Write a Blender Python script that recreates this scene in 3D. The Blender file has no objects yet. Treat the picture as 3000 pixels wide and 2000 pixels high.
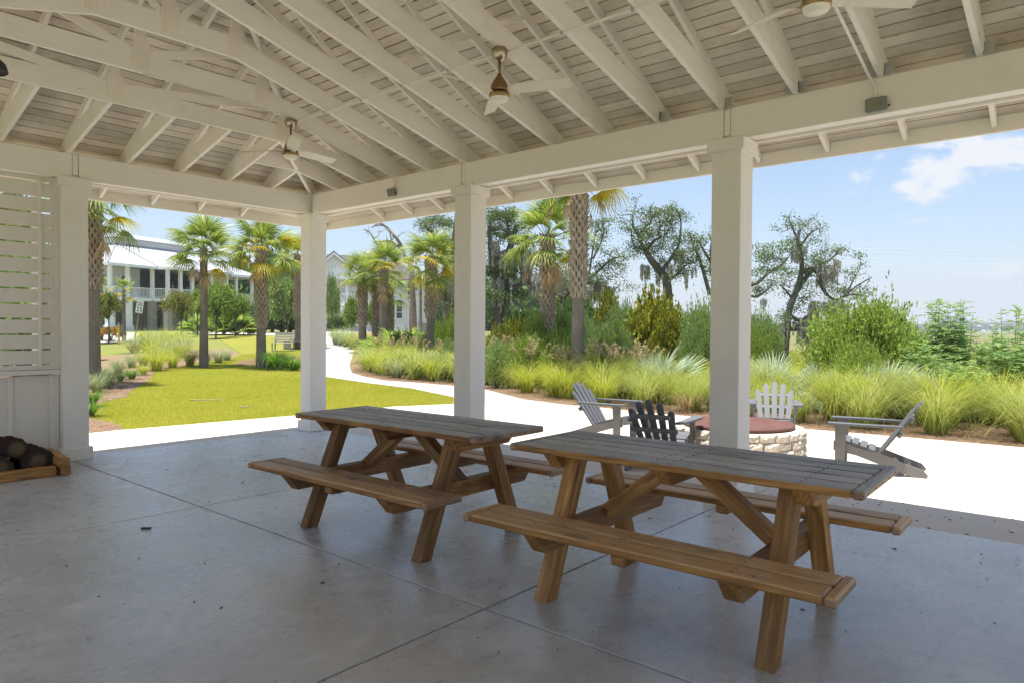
import bpy, bmesh, math, random
import numpy as np
from mathutils import Matrix, Vector
C = bpy.context.scene.collection
SC = bpy.context.scene
PI = math.pi
# ------------------------------------------------------------------ camera
YAW, PIT, ROL, FOC = 0.7066236, -0.0184193, 0.0059936, 2057.84
CAMZ = 1.55
Fv = Vector((math.cos(YAW)*math.cos(PIT), math.sin(YAW)*math.cos(PIT), math.sin(PIT)))
R0 = Vector((math.sin(YAW), -math.cos(YAW), 0)); U0 = R0.cross(Fv)
Rv = R0*math.cos(ROL)+U0*math.sin(ROL); Uv = U0*math.cos(ROL)-R0*math.sin(ROL)
cam = bpy.data.objects.new('camera', bpy.data.cameras.new('camera')); C.objects.link(cam)
cm = Matrix((Rv, Uv, -Fv)).transposed().to_4x4(); cm.translation = (0, 0, CAMZ)
cam.matrix_world = cm
cam.data.lens = 36*FOC/3000; cam.data.sensor_width = 36; cam.data.clip_end = 6000; cam.data.clip_start = .05
SC.camera = cam
# ------------------------------------------------------------------ light
SUN = Vector((-.11, .03, 1)).normalized()
EXPOSURE, SUN_W, SKY_W = 1.9, 2.7, 0.0505
sl = bpy.data.lights.new('sun', 'SUN'); sl.energy = SUN_W; sl.angle = math.radians(.53); sl.color = (1, .965, .9)
so = bpy.data.objects.new('sun', sl); C.objects.link(so); so.location = (0, 0, 40)
so.rotation_euler = (-SUN).to_track_quat('-Z', 'Y').to_euler()
W = bpy.data.worlds.new('World'); SC.world = W; W.use_nodes = True
wn, wl = W.node_tree.nodes, W.node_tree.links
wn.clear()
def wnode(t, **k):
    n = wn.new(t)
    for a, v in k.items(): setattr(n, a, v)
    return n
sky = wnode('ShaderNodeTexSky', sky_type='NISHITA', sun_disc=False)
sky.sun_elevation = math.asin(SUN.z); sky.sun_rotation = math.atan2(SUN.x, SUN.y)
sky.air_density = 1.0; sky.dust_density = 0.5; sky.ozone_density = 2.6; sky.altitude = 0
# broken fair-weather clouds: direction projected on a flat layer high above
tc = wnode('ShaderNodeTexCoord'); sep = wnode('ShaderNodeSeparateXYZ'); wl.new(tc.outputs['Generated'], sep.inputs[0])
mz = wnode('ShaderNodeMath', operation='MAXIMUM'); wl.new(sep.outputs['Z'], mz.inputs[0]); mz.inputs[1].default_value = .0
dz = wnode('ShaderNodeMath', operation='ADD'); wl.new(mz.outputs[0], dz.inputs[0]); dz.inputs[1].default_value = .10
dx = wnode('ShaderNodeMath', operation='DIVIDE'); wl.new(sep.outputs['X'], dx.inputs[0]); wl.new(dz.outputs[0], dx.inputs[1])
dy = wnode('ShaderNodeMath', operation='DIVIDE'); wl.new(sep.outputs['Y'], dy.inputs[0]); wl.new(dz.outputs[0], dy.inputs[1])
cb = wnode('ShaderNodeCombineXYZ'); wl.new(dx.outputs[0], cb.inputs[0]); wl.new(dy.outputs[0], cb.inputs[1])
cmap = wnode('ShaderNodeMapping'); wl.new(cb.outputs[0], cmap.inputs[0]); CLOUD_SHIFT = (1.55, 2.1, 0.0); cmap.inputs['Location'].default_value = CLOUD_SHIFT
cn = wnode('ShaderNodeTexNoise'); cn.inputs['Scale'].default_value = 1.15; cn.inputs['Detail'].default_value = 9; cn.inputs['Roughness'].default_value = .56; cn.inputs['Distortion'].default_value = .25
wl.new(cmap.outputs[0], cn.inputs['Vector'])
CLOUD_DIR = Vector((.989, .155, .195)).normalized()
dv = wnode('ShaderNodeVectorMath', operation='SUBTRACT'); wl.new(tc.outputs['Generated'], dv.inputs[0]); dv.inputs[1].default_value = CLOUD_DIR
ds = wnode('ShaderNodeVectorMath', operation='MULTIPLY'); wl.new(dv.outputs[0], ds.inputs[0]); ds.inputs[1].default_value = (1, 1.0, 1.9)
dl_ = wnode('ShaderNodeVectorMath', operation='LENGTH'); wl.new(ds.outputs[0], dl_.inputs[0])
near = wnode('ShaderNodeMapRange'); near.inputs[1].default_value = .03; near.inputs[2].default_value = .16; near.inputs[3].default_value = .195; near.inputs[4].default_value = -.03; wl.new(dl_.outputs['Value'], near.inputs[0])
cn2 = wnode('ShaderNodeTexNoise'); cn2.inputs['Scale'].default_value = 13; cn2.inputs['Detail'].default_value = 9; cn2.inputs['Roughness'].default_value = .58; cn2.inputs['Distortion'].default_value = .3
zs = wnode('ShaderNodeMapping'); zs.inputs['Scale'].default_value = (1, 1, 1.9); wl.new(tc.outputs['Generated'], zs.inputs[0]); wl.new(zs.outputs[0], cn2.inputs['Vector'])
ca = wnode('ShaderNodeMath', operation='ADD'); wl.new(cn2.outputs['Fac'], ca.inputs[0]); wl.new(near.outputs[0], ca.inputs[1])
cm_ = wnode('ShaderNodeMath', operation='MAXIMUM'); wl.new(ca.outputs[0], cm_.inputs[0]); wl.new(cn.outputs['Fac'], cm_.inputs[1])
cr = wnode('ShaderNodeMapRange'); cr.inputs[1].default_value = .62; cr.inputs[2].default_value = .72; wl.new(cm_.outputs[0], cr.inputs[0])
cs = wnode('ShaderNodeMath', operation='MULTIPLY'); wl.new(cr.outputs[0], cs.inputs[0]); cs.inputs[1].default_value = .9
# pale humid air towards the horizon, the same all round
hm = wnode('ShaderNodeMath', operation='MULTIPLY'); wl.new(mz.outputs[0], hm.inputs[0]); hm.inputs[1].default_value = -8.0
hx = wnode('ShaderNodeMath', operation='EXPONENT'); wl.new(hm.outputs[0], hx.inputs[0])
hs = wnode('ShaderNodeMath', operation='MULTIPLY'); wl.new(hx.outputs[0], hs.inputs[0]); hs.inputs[1].default_value = .95
hmix = wnode('ShaderNodeMix', data_type='RGBA'); wl.new(hs.outputs[0], hmix.inputs[0]); wl.new(sky.outputs[0], hmix.inputs[6]); hmix.inputs[7].default_value = (2.75, 3.2, 3.8, 1)
cmix = wnode('ShaderNodeMix', data_type='RGBA'); wl.new(cs.outputs[0], cmix.inputs[0]); wl.new(hmix.outputs[2], cmix.inputs[6])
cmix.inputs[7].default_value = (4.9, 4.95, 5.1, 1)
bg = wnode('ShaderNodeBackground'); bg.inputs[1].default_value = SKY_W; wl.new(cmix.outputs[2], bg.inputs[0])
wo = wnode('ShaderNodeOutputWorld'); wl.new(bg.outputs[0], wo.inputs[0])
vs = SC.view_settings; vs.view_transform = 'Standard'; vs.look = 'None'; vs.exposure = EXPOSURE; vs.gamma = 1; vs.use_curve_mapping = False
cy = SC.cycles
cy.max_bounces = 10; cy.diffuse_bounces = 7; cy.glossy_bounces = 3; cy.transmission_bounces = 4; cy.transparent_max_bounces = 8
cy.sample_clamp_indirect = 6; cy.use_denoising = True; cy.caustics_reflective = False; cy.caustics_refractive = False

# ------------------------------------------------------------------ helpers
WM = {}
def at(px, d, z=0):
    "world point seen in the photograph's column px at forward distance d"
    k = (px-1500)/FOC*d
    return Vector((d*math.cos(YAW)+k*math.sin(YAW), d*math.sin(YAW)-k*math.cos(YAW), z))
def zat(px, py, d): return CAMZ-(py-(962+.006*(px-1500)))*d/FOC
def P3(px, py, d): return at(px, d, zat(px, py, d))
def sm(t): t = min(1, max(0, t)); return t*t*(3-2*t)
def hz(x, y):
    d = x*math.cos(YAW)+y*math.sin(YAW)
    lat = x*math.sin(YAW)-y*math.cos(YAW)
    rise = 1.15*sm((d-22)/45)*sm((6-lat+.12*d)/16)
    fall = -.9*sm((lat-2-.12*d)/10)*sm((d-16)/12)
    return -.08+rise+fall
def thing(name, label, cat, loc=(0, 0, 0), rz=0, group=None, M=None):
    o = bpy.data.objects.new(name, None); C.objects.link(o); o.empty_display_size = .1
    M = M or (Matrix.Translation(loc) @ Matrix.Rotation(rz, 4, 'Z'))
    o.matrix_basis = M; WM[o] = M
    o['label'] = label; o['category'] = cat
    if group: o['group'] = group
    return o
def tag(o, label=None, cat=None, group=None, kind=None):
    if label: o['label'] = label
    if cat: o['category'] = cat
    if group: o['group'] = group
    if kind: o['kind'] = kind
    return o
def put(name, me, parent=None, M=None, label=None, kind=None):
    o = bpy.data.objects.new(name, me); C.objects.link(o)
    M = M or Matrix.Identity(4)
    if parent is not None:
        o.parent = parent; o.matrix_basis = WM[parent].inverted() @ M
    else: o.matrix_basis = M
    WM[o] = M
    if label: o['label'] = label
    if kind: o['kind'] = kind
    return o
def kids(o): return KID.get(o, [])
KID = {}
def dup(o, M, parent=None, deltas=None):
    "copy of a thing with its parts and their sub-parts, at world matrix M"
    rel = M @ WM[o].inverted()
    def rec(s, par):
        c = s.copy(); C.objects.link(c); c.parent = par
        WM[c] = rel @ WM[s]
        for ch in [q for q in list(s.children)]: rec(ch, c)
        return c
    c = rec(o, parent)
    c.matrix_basis = M if parent is None else WM[parent].inverted() @ M
    return c
class MB:
    def __init__(s): s.v = []; s.f = []; s.mi = []; s.sm = []
    def add(s, vs, fs, mi=0, smooth=False):
        b = len(s.v); s.v += [tuple(v) for v in vs]; s.f += [tuple(b+i for i in f) for f in fs]
        s.mi += [mi]*len(fs); s.sm += [smooth]*len(fs); return s
    def box(s, c, d, c_=0.004, M=None, mi=0, top=None):
        "chamfered box, centre c, size d; top = material index of the face looking up"
        h = [x/2 for x in d]; q = min(c_, min(h)*.45)
        V = {}; vs = []
        for sx in (-1, 1):
            for sy in (-1, 1):
                for sz in (-1, 1):
                    for a in range(3):
                        p = [sx*h[0], sy*h[1], sz*h[2]]
                        for b in range(3):
                            if b != a: p[b] -= math.copysign(q, p[b])
                        V[(sx, sy, sz, a)] = len(vs); vs.append(Vector(p))
        fs = []
        S = (-1, 1)
        for a in range(3):
            b, e = [(1, 2), (0, 2), (0, 1)][a]
            for sa in S:
                k = []
                for sb, se in ((-1, -1), (1, -1), (1, 1), (-1, 1)):
                    t = [0, 0, 0]; t[a] = sa; t[b] = sb; t[e] = se; k.append(V[(*t, a)])
                fs.append(k)
        for a in range(3):
            b, e = [(1, 2), (0, 2), (0, 1)][a]
            for sb in S:
                for se in S:
                    k = []
                    for sa, w in ((-1, b), (-1, e), (1, e), (1, b)):
                        t = [0, 0, 0]; t[a] = sa; t[b] = sb; t[e] = se; k.append(V[(*t, w)])
                    fs.append(k)
        for sx in S:
            for sy in S:
                for sz in S: fs.append([V[(sx, sy, sz, a)] for a in range(3)])
        of = []; mis = []
        for f in fs:
            n = (vs[f[1]]-vs[f[0]]).cross(vs[f[2]]-vs[f[0]]); m = sum((vs[i] for i in f), Vector())
            of.append(f if n.dot(m) > 0 else f[::-1])
            up = (n if n.dot(m) > 0 else -n).normalized().z
            mis.append(top if (top is not None and up > .6) else mi)
        X = Matrix.Translation(c) @ (M.to_4x4() if M else Matrix.Identity(4))
        b = len(s.v); s.v += [tuple(X @ v) for v in vs]; s.f += [tuple(b+i for i in f) for f in of]; s.mi += mis; s.sm += [False]*len(of)
        return s
    def prism(s, poly, n, w, mi=0):
        "polygon (3-D points) extruded along n by +-w/2"
        n = Vector(n).normalized()*w/2; k = len(poly)
        P = [Vector(p) for p in poly]
        nn = Vector()
        for i in range(1, k-1): nn += (P[i]-P[0]).cross(P[i+1]-P[0])
        if nn.dot(n) < 0: P = P[::-1]
        vs = [p+n for p in P]+[p-n for p in P]
        fs = [tuple(range(k)), tuple(range(2*k-1, k-1, -1))]+[(i, i+k, (i+1) % k+k, (i+1) % k) for i in range(k)]
        return s.add(vs, fs, mi)
    def tube(s, pts, r, n=8, mi=0, cap=True, smooth=True):
        pts = [Vector(p) for p in pts]; k = len(pts)
        if not hasattr(r, '__len__'): r = [r]*k
        vs = []; up = None
        for i, p in enumerate(pts):
            t = (pts[min(i+1, k-1)]-pts[max(i-1, 0)]).normalized()
            if up is None: up = Vector((0, 0, 1)) if abs(t.z) < .9 else Vector((1, 0, 0))
            a = t.cross(up).normalized(); b = a.cross(t).normalized(); up = b
            for j in range(n):
                q = 2*PI*j/n; vs.append(p+(a*math.cos(q)+b*math.sin(q))*r[i])
        fs = [(i*n+j, i*n+(j+1) % n, (i+1)*n+(j+1) % n, (i+1)*n+j) for i in range(k-1) for j in range(n)]
        s.add(vs, fs, mi, smooth)
        if cap: s.add([vs[j] for j in range(n)][::-1]+[], [tuple(range(n))], mi); s.add(vs[-n:], [tuple(range(n))], mi)
        return s
    def lathe(s, prof, c=(0, 0, 0), n=24, mi=0, smooth=True):
        vs = [(c[0]+r*math.cos(2*PI*j/n), c[1]+r*math.sin(2*PI*j/n), c[2]+z) for r, z in prof for j in range(n)]
        fs = [(i*n+j, i*n+(j+1) % n, (i+1)*n+(j+1) % n, (i+1)*n+j) for i in range(len(prof)-1) for j in range(n)]
        return s.add(vs, fs, mi, smooth)
    def mesh(s, mats):
        me = bpy.data.meshes.new('m'); me.from_pydata(s.v, [], s.f)
        for m in (mats if isinstance(mats, (list, tuple)) else [mats]): me.materials.append(m)
        me.polygons.foreach_set('material_index', s.mi); me.polygons.foreach_set('use_smooth', s.sm); me.update()
        return me
    def build(s, name, mats, parent=None, M=None, local=False, label=None, kind=None):
        "verts are world coordinates unless local; the object then gets parent's frame"
        if parent is not None and not local and M is None:
            inv = WM[parent].inverted(); s.v = [tuple(inv @ Vector(v)) for v in s.v]; M = WM[parent]
        return put(name, s.mesh(mats), parent, M, label, kind)
def npmesh(verts, faces, mat, smooth=False):
    verts = np.asarray(verts, np.float32); faces = np.asarray(faces, np.int32); k = faces.shape[1]
    me = bpy.data.meshes.new('m'); me.vertices.add(len(verts)); me.vertices.foreach_set('co', verts.ravel())
    me.loops.add(faces.size); me.loops.foreach_set('vertex_index', faces.ravel())
    me.polygons.add(len(faces)); me.polygons.foreach_set('loop_start', np.arange(0, faces.size, k, dtype=np.int32))
    try: me.polygons.foreach_set('loop_total', np.full(len(faces), k, np.int32))
    except Exception: pass
    me.materials.append(mat); me.update(calc_edges=True)
    if smooth: me.polygons.foreach_set('use_smooth', np.ones(len(faces), bool))
    return me
_bc = {}
def board(name, l, w, t, M, mats, parent, c=.003, top=None, label=None):
    "timber board: length along local X, width along Y, thickness along Z"
    key = (round(l, 4), round(w, 4), round(t, 4), c, top, tuple(m.name for m in mats) if isinstance(mats, (list, tuple)) else mats.name)
    if key not in _bc: _bc[key] = MB().box((0, 0, 0), (l, w, t), c, top=top).mesh(mats)
    return put(name, _bc[key], parent, M, label)
def frame(o, x, y):
    "matrix with origin o, local X along x, local Y as near y as possible"
    x = Vector(x).normalized(); z = x.cross(Vector(y)).normalized(); y = z.cross(x)
    m = Matrix((x, y, z)).transposed().to_4x4(); m.translation = o
    return m
def clip_poly(poly, x0, y0, x1, y1):
    for ax, v, s in ((0, x0, 1), (0, x1, -1), (1, y0, 1), (1, y1, -1)):
        out = []
        for i in range(len(poly)):
            a, b = poly[i-1], poly[i]
            ia, ib = (a[ax]-v)*s >= 0, (b[ax]-v)*s >= 0
            if ia != ib:
                t = (v-a[ax])/(b[ax]-a[ax]); out.append((a[0]+(b[0]-a[0])*t, a[1]+(b[1]-a[1])*t))
            if ib: out.append(b)
        poly = out
        if len(poly) < 3: return []
    return poly
def inpoly(x, y, poly):
    c = False
    for i in range(len(poly)):
        (x1, y1), (x2, y2) = poly[i-1], poly[i]
        if (y1 > y) != (y2 > y) and x < (x2-x1)*(y-y1)/(y2-y1)+x1: c = not c
    return c
def smooth_poly(p, n=2):
    for _ in range(n):
        q = []
        for i in range(len(p)):
            a, b = p[i], p[(i+1) % len(p)]
            q += [(a[0]*.75+b[0]*.25, a[1]*.75+b[1]*.25), (a[0]*.25+b[0]*.75, a[1]*.25+b[1]*.75)]
        p = q
    return p
def sheet(name, poly, mat, off, cell=3.0, parent=None):
    "ground-following sheet cut to a polygon"
    xs = [p[0] for p in poly]; ys = [p[1] for p in poly]; b = MB()
    for i in range(math.floor(min(xs)/cell), math.ceil(max(xs)/cell)):
        for j in range(math.floor(min(ys)/cell), math.ceil(max(ys)/cell)):
            q = clip_poly(poly, i*cell, j*cell, (i+1)*cell, (j+1)*cell)
            if len(q) >= 3: b.add([(x, y, hz(x, y)+off) for x, y in q], [tuple(range(len(q)))])
    o = b.build(name, mat, parent); o['kind'] = 'structure'; return o

# ------------------------------------------------------------------ materials
class Mat:
    def __init__(s, name):
        s.m = bpy.data.materials.new(name); s.m.use_nodes = True; s.nt = s.m.node_tree; s.n = s.nt.nodes; s.l = s.nt.links
        s.b = s.n['Principled BSDF']; s.out = s.n['Material Output']; s.tc = None
    def node(s, t, **k):
        n = s.n.new(t)
        for a, v in k.items(): setattr(n, a, v)
        return n
    def co(s, which='Object', scale=(1, 1, 1), rnd=False):
        if s.tc is None: s.tc = s.node('ShaderNodeTexCoord')
        src = s.tc.outputs[which] if which != 'World' else s.node('ShaderNodeNewGeometry').outputs['Position']
        if rnd:
            oi = s.node('ShaderNodeObjectInfo'); mu = s.node('ShaderNodeVectorMath', operation='MULTIPLY_ADD')
            cx = s.node('ShaderNodeCombineXYZ'); s.l.new(oi.outputs['Random'], cx.inputs[0]); s.l.new(oi.outputs['Random'], cx.inputs[1]); s.l.new(oi.outputs['Random'], cx.inputs[2])
            s.l.new(cx.outputs[0], mu.inputs[0]); mu.inputs[1].default_value = (37, 19, 11); s.l.new(src, mu.inputs[2]); src = mu.outputs[0]
        mp = s.node('ShaderNodeMapping'); mp.inputs['Scale'].default_value = scale; s.l.new(src, mp.inputs[0]); return mp.outputs[0]
    def noise(s, co, scale, detail=4, rough=.55, dist=0, out='Fac'):
        n = s.node('ShaderNodeTexNoise'); n.inputs['Scale'].default_value = scale; n.inputs['Detail'].default_value = detail
        n.inputs['Roughness'].default_value = rough; n.inputs['Distortion'].default_value = dist; s.l.new(co, n.inputs['Vector']); return n.outputs[out]
    def voro(s, co, scale, out='Distance'):
        n = s.node('ShaderNodeTexVoronoi'); n.inputs['Scale'].default_value = scale; s.l.new(co, n.inputs['Vector']); return n.outputs[out]
    def rng(s, v, a, b, c=0, d=1):
        n = s.node('ShaderNodeMapRange'); s.l.new(v, n.inputs[0])
        for i, q in enumerate((a, b, c, d)): n.inputs[i+1].default_value = q
        return n.outputs[0]
    def ramp(s, v, stops):
        n = s.node('ShaderNodeValToRGB'); e = n.color_ramp.elements
        while len(e) < len(stops): e.new(.5)
        for k, (p, c) in enumerate(stops): e[k].position = p; e[k].color = (*c, 1)
        s.l.new(v, n.inputs[0]); return n.outputs[0]
    def mix(s, f, a, b, mode='MIX'):
        n = s.node('ShaderNodeMix', data_type='RGBA', blend_type=mode)
        for i, q in ((0, f), (6, a), (7, b)):
            if isinstance(q, (int, float)): n.inputs[i].default_value = q
            elif isinstance(q, tuple): n.inputs[i].default_value = (*q, 1)
            else: s.l.new(q, n.inputs[i])
        return n.outputs[2]
    def math(s, op, a, b=0.):
        n = s.node('ShaderNodeMath', operation=op)
        for i, q in ((0, a), (1, b)):
            if isinstance(q, (int, float)): n.inputs[i].default_value = q
            else: s.l.new(q, n.inputs[i])
        return n.outputs[0]
    def tone(s, c, a, b):
        oi = s.node('ShaderNodeObjectInfo'); h = s.node('ShaderNodeHueSaturation'); s.l.new(s.rng(oi.outputs['Random'], 0, 1, a, b), h.inputs['Value']); s.l.new(c, h.inputs['Color']); return h.outputs[0]
    def set(s, k, v):
        i = s.b.inputs[k]
        if isinstance(v, tuple): i.default_value = (*v, 1)
        elif isinstance(v, (int, float)): i.default_value = v
        else: s.l.new(v, i)
        return s
    def bump(s, v, st=.3, dist=.01):
        n = s.node('ShaderNodeBump'); n.inputs['Strength'].default_value = st; n.inputs['Distance'].default_value = dist
        s.l.new(v, n.inputs['Height']); s.l.new(n.outputs[0], s.b.inputs['Normal']); return s
def flat(name, col, rough=.6, metal=0, var=.12, scale=3, spec=.4):
    m = Mat(name); n = m.noise(m.co('Object', rnd=True), scale, 5)
    m.set('Base Color', m.mix(n, tuple(c*(1-var) for c in col), tuple(min(1, c*(1+var)) for c in col)))
    m.set('Roughness', rough).set('Metallic', metal).set('Specular IOR Level', spec); return m.m
def paint(name, col, dirt=(.50, .42, .32), amt=.5, rough=.55, sc=(1.2, 14, 14), knots=True):
    m = Mat(name); co = m.co('Object', (1, 1, 1), rnd=True); cs = m.co('Object', sc, rnd=True)
    g = m.noise(cs, 3.5, 5, .6); b = m.noise(co, 2.2, 5, .6)
    c = m.mix(m.rng(g, .3, .75, 0, .35), col, tuple(x*.86 for x in col))
    c = m.mix(m.rng(b, .58, .80, 0, amt), c, dirt)
    if knots:
        v = m.voro(m.co('Object', (1.0, 4.2, 4.2), rnd=True), 1.5)
        c = m.mix(m.rng(v, .02, .075, .55, 0), c, (.42, .27, .13))
    m.set('Base Color', c).set('Roughness', rough).set('Specular IOR Level', .3); m.bump(g, .18, .004); return m.m
M_beam = paint('cream_painted_beam', (.82, .79, .75), amt=.22, knots=False, sc=(3, 9, 9))
M_post = paint('white_painted_post', (.80, .78, .74), amt=.18, knots=False, sc=(9, 9, 1.0))
M_chord = paint('cream_painted_timber', (.84, .81, .75), amt=.30)
M_slat = paint('white_slat_paint', (.74, .71, .66), amt=.3, knots=False)
def plank_mat():
    m = Mat('weathered_white_plank'); co = m.co('Object', (1, 1, 1), rnd=True); cs = m.co('Object', (1.0, 16, 16), rnd=True); wc = m.co('World')
    g = m.noise(cs, 4, 6, .65); b = m.noise(wc, 1.1, 5, .6); s2 = m.noise(co, 18, 4, .7)
    c = m.mix(m.rng(g, .3, .7), (.82, .77, .69), (.68, .62, .53))
    c = m.mix(m.rng(b, .47, .72, 0, .7), c, (.42, .34, .25))
    c = m.mix(m.rng(s2, .60, .75, 0, .55), c, (.28, .21, .14))
    c = m.tone(c, .84, 1.12)
    m.set('Base Color', c).set('Roughness', .75).set('Specular IOR Level', .2); m.bump(g, .35, .006); return m.m
M_plank = plank_mat()
M_gap = flat('dark_sheathing', (.05, .03, .018), .9)
M_metalroof = flat('pale_metal_roof', (.62, .63, .64), .4, .3)
M_plate = flat('painted_truss_plate', (.80, .76, .68), .5, .0)
M_galv = flat('galvanised_bracket', (.42, .43, .43), .45, .6)
def pine(name, a, b, dark=.25, rough=.6):
    m = Mat(name); cs = m.co('Object', (1.0, 9, 9), rnd=True); co = m.co('Object', (1, 1, 1), rnd=True)
    n = m.noise(cs, 2.2, 4, .5, .6)
    w = m.node('ShaderNodeTexWave', wave_type='BANDS', bands_direction='DIAGONAL'); w.inputs['Scale'].default_value = 5.5; w.inputs['Distortion'].default_value = 9; w.inputs['Detail'].default_value = 3; w.inputs['Detail Scale'].default_value = .9
    m.l.new(m.co('Object', (.22, 3.2, 3.2), rnd=True), w.inputs['Vector'])
    c = m.mix(m.rng(n, .38, .62), a, b)
    c = m.mix(m.math('MULTIPLY', w.outputs['Fac'], .75), c, tuple(x*.5 for x in a))
    st = m.noise(co, 1.7, 5, .65); c = m.mix(m.rng(st, .55, .8, 0, dark), c, (.05, .03, .018))
    v = m.voro(m.co('Object', (1.1, 5, 5), rnd=True), 1.6); c = m.mix(m.rng(v, .04, .15, .9, 0), c, (.035, .018, .01))
    c = m.tone(c, .72, 1.25)
    m.set('Base Color', c).set('Roughness', rough).set('Specular IOR Level', .4); m.bump(w.outputs['Fac'], .25, .003); return m.m
M_pine = pine('treated_pine', (.38, .195, .066), (.17, .075, .022), .75)
M_pine2 = pine('honey_treated_pine', (.54, .285, .09), (.28, .125, .036), .5)
def weathered(name, a, b):
    m = Mat(name); cs = m.co('Object', (1.2, 22, 22), rnd=True); co = m.co('Object', (1, 1, 1), rnd=True)
    g = m.noise(cs, 3, 6, .65); st = m.noise(m.co('Object', (1, 2.2, 2.2), rnd=True), 3.1, 6, .62)
    c = m.mix(m.rng(g, .36, .64), a, b); c = m.mix(m.rng(st, .56, .70, 0, .75), c, (.07, .06, .06))
    sp = m.noise(co, 26, 2, .5); c = m.mix(m.rng(sp, .70, .76, 0, .8), c, (.035, .03, .03)); c = m.tone(c, .78, 1.3)
    m.set('Base Color', c).set('Roughness', .48).set('Specular IOR Level', .5); m.bump(g, .5, .004); return m.m
M_grey = weathered('weathered_grey_wood', (.40, .385, .375), (.22, .205, .20))
M_seat = weathered('worn_seat_wood', (.42, .28, .17), (.27, .165, .095))
def floor_mat():
    m = Mat('polished_concrete'); w = m.co('World'); n1 = m.noise(w, .55, 7, .62, .3); n2 = m.noise(w, 3.4, 10, .74, .4); n3 = m.noise(m.co('World', (1, 2.6, 1)), 7, 6, .7); sp = m.noise(w, 34, 2, .5)
    c = m.mix(m.rng(n1, .36, .66), (.43, .435, .44), (.58, .585, .59))
    c = m.mix(m.rng(m.math('ADD', n2, m.math('MULTIPLY', n1, .35)), .66, .80, 0, .55), c, (.66, .67, .68))
    c = m.mix(m.rng(n3, .54, .72, 0, .65), c, (.29, .285, .275)); c = m.mix(m.rng(sp, .72, .76, 0, .8), c, (.03, .028, .025))
    m.set('Base Color', c).set('Roughness', m.rng(n2, .3, .75, .22, .38)).set('Specular IOR Level', .8); m.bump(n3, .10, .004); return m.m
M_floor = floor_mat()
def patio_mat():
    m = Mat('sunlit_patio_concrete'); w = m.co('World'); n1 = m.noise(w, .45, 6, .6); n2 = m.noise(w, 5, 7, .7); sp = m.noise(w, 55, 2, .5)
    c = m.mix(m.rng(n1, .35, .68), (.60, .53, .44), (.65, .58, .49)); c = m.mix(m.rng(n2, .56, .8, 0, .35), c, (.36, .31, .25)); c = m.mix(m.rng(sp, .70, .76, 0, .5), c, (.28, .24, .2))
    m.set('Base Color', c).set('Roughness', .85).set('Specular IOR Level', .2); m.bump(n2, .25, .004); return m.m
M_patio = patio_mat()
M_joint = flat('dark_joint', (.05, .045, .04), .9)
# ------------------------------------------------------------------ ground, paths, beds
def ground_mat():
    m = Mat('ground_cover'); w = m.co('World'); n = m.noise(w, .05, 6, .62, .8); n2 = m.noise(w, .9, 6, .7); n3 = m.noise(m.co('World', (1, 1, 1)), 9, 4, .7)
    g = m.mix(m.rng(n2, .3, .7), (.165, .185, .045), (.215, .215, .06))
    mar = m.mix(m.rng(n, .42, .62), (.155, .18, .05), (.15, .115, .07)); mar = m.mix(m.rng(n2, .4, .7), mar, (.20, .20, .07))
    sp = m.node('ShaderNodeSeparateXYZ'); m.l.new(w, sp.inputs[0])
    k = m.math('ADD', m.math('MULTIPLY', sp.outputs[1], -.62), sp.outputs[0]); k = m.math('ADD', k, m.math('MULTIPLY', n2, 3.))
    c = m.mix(m.rng(k, 4, 12), g, mar); c = m.mix(m.rng(n3, .55, .8, 0, .4), c, (.11, .10, .03))
    m.set('Base Color', c).set('Roughness', .95).set('Specular IOR Level', .1); m.bump(n3, .6, .05); return m.m
M_ground = ground_mat()
def lawn_mat():
    m = Mat('lawn_turf'); w = m.co('World'); n = m.noise(w, .6, 6, .6); n2 = m.noise(w, 14, 4, .7)
    c = m.mix(m.rng(n, .35, .65), (.20, .205, .034), (.24, .23, .045)); c = m.mix(m.rng(n2, .5, .8, 0, .5), c, (.16, .165, .025))
    m.set('Base Color', c).set('Roughness', .95).set('Specular IOR Level', .1); m.bump(n2, .7, .03); return m.m
M_lawn = lawn_mat()
def mulch_mat():
    m = Mat('pine_straw_mulch'); w = m.co('World'); n = m.noise(w, 1.5, 6, .65); n2 = m.noise(w, 30, 4, .75)
    c = m.mix(n, (.26, .165, .105), (.34, .235, .16)); c = m.mix(m.rng(n2, .5, .75, 0, .7), c, (.12, .06, .03))
    m.set('Base Color', c).set('Roughness', .95).set('Specular IOR Level', .1); m.bump(n2, .9, .05); return m.m
M_mulch = mulch_mat()
def gravel_mat():
    m = Mat('white_shell_gravel'); w = m.co('World'); n = m.noise(w, .9, 5, .6); v = m.voro(w, 26); n2 = m.noise(w, 11, 5, .75)
    c = m.mix(m.rng(n, .35, .7), (.50, .485, .455), (.43, .41, .375)); c = m.mix(m.rng(v, .02, .35, .55, 0), c, (.26, .24, .21)); c = m.mix(m.rng(n2, .6, .8, 0, .35), c, (.36, .31, .25))
    m.set('Base Color', c).set('Roughness', .95).set('Specular IOR Level', .1); m.bump(v, .7, .02); return m.m
M_gravel = gravel_mat()
g = MB(); xs = []
def axis(lo, hi):
    a = [0.]; st = 3.
    while a[-1] < hi: a.append(a[-1]+st); st = st if a[-1] < 120 else st*1.35
    b = [0.]; st = 3.
    while b[-1] > lo: b.append(b[-1]-st); st = st if b[-1] > -30 else st*1.6
    return sorted(set(a+b))
AX, AY = axis(-1500, 4200), axis(-4200, 4200)
g.add([(x, y, hz(x, y)-.02) for x in AX for y in AY], [(i*len(AY)+j, (i+1)*len(AY)+j, (i+1)*len(AY)+j+1, i*len(AY)+j+1) for i in range(len(AX)-1) for j in range(len(AY)-1)])
ground = g.build('ground', M_ground); ground['kind'] = 'structure'
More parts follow.
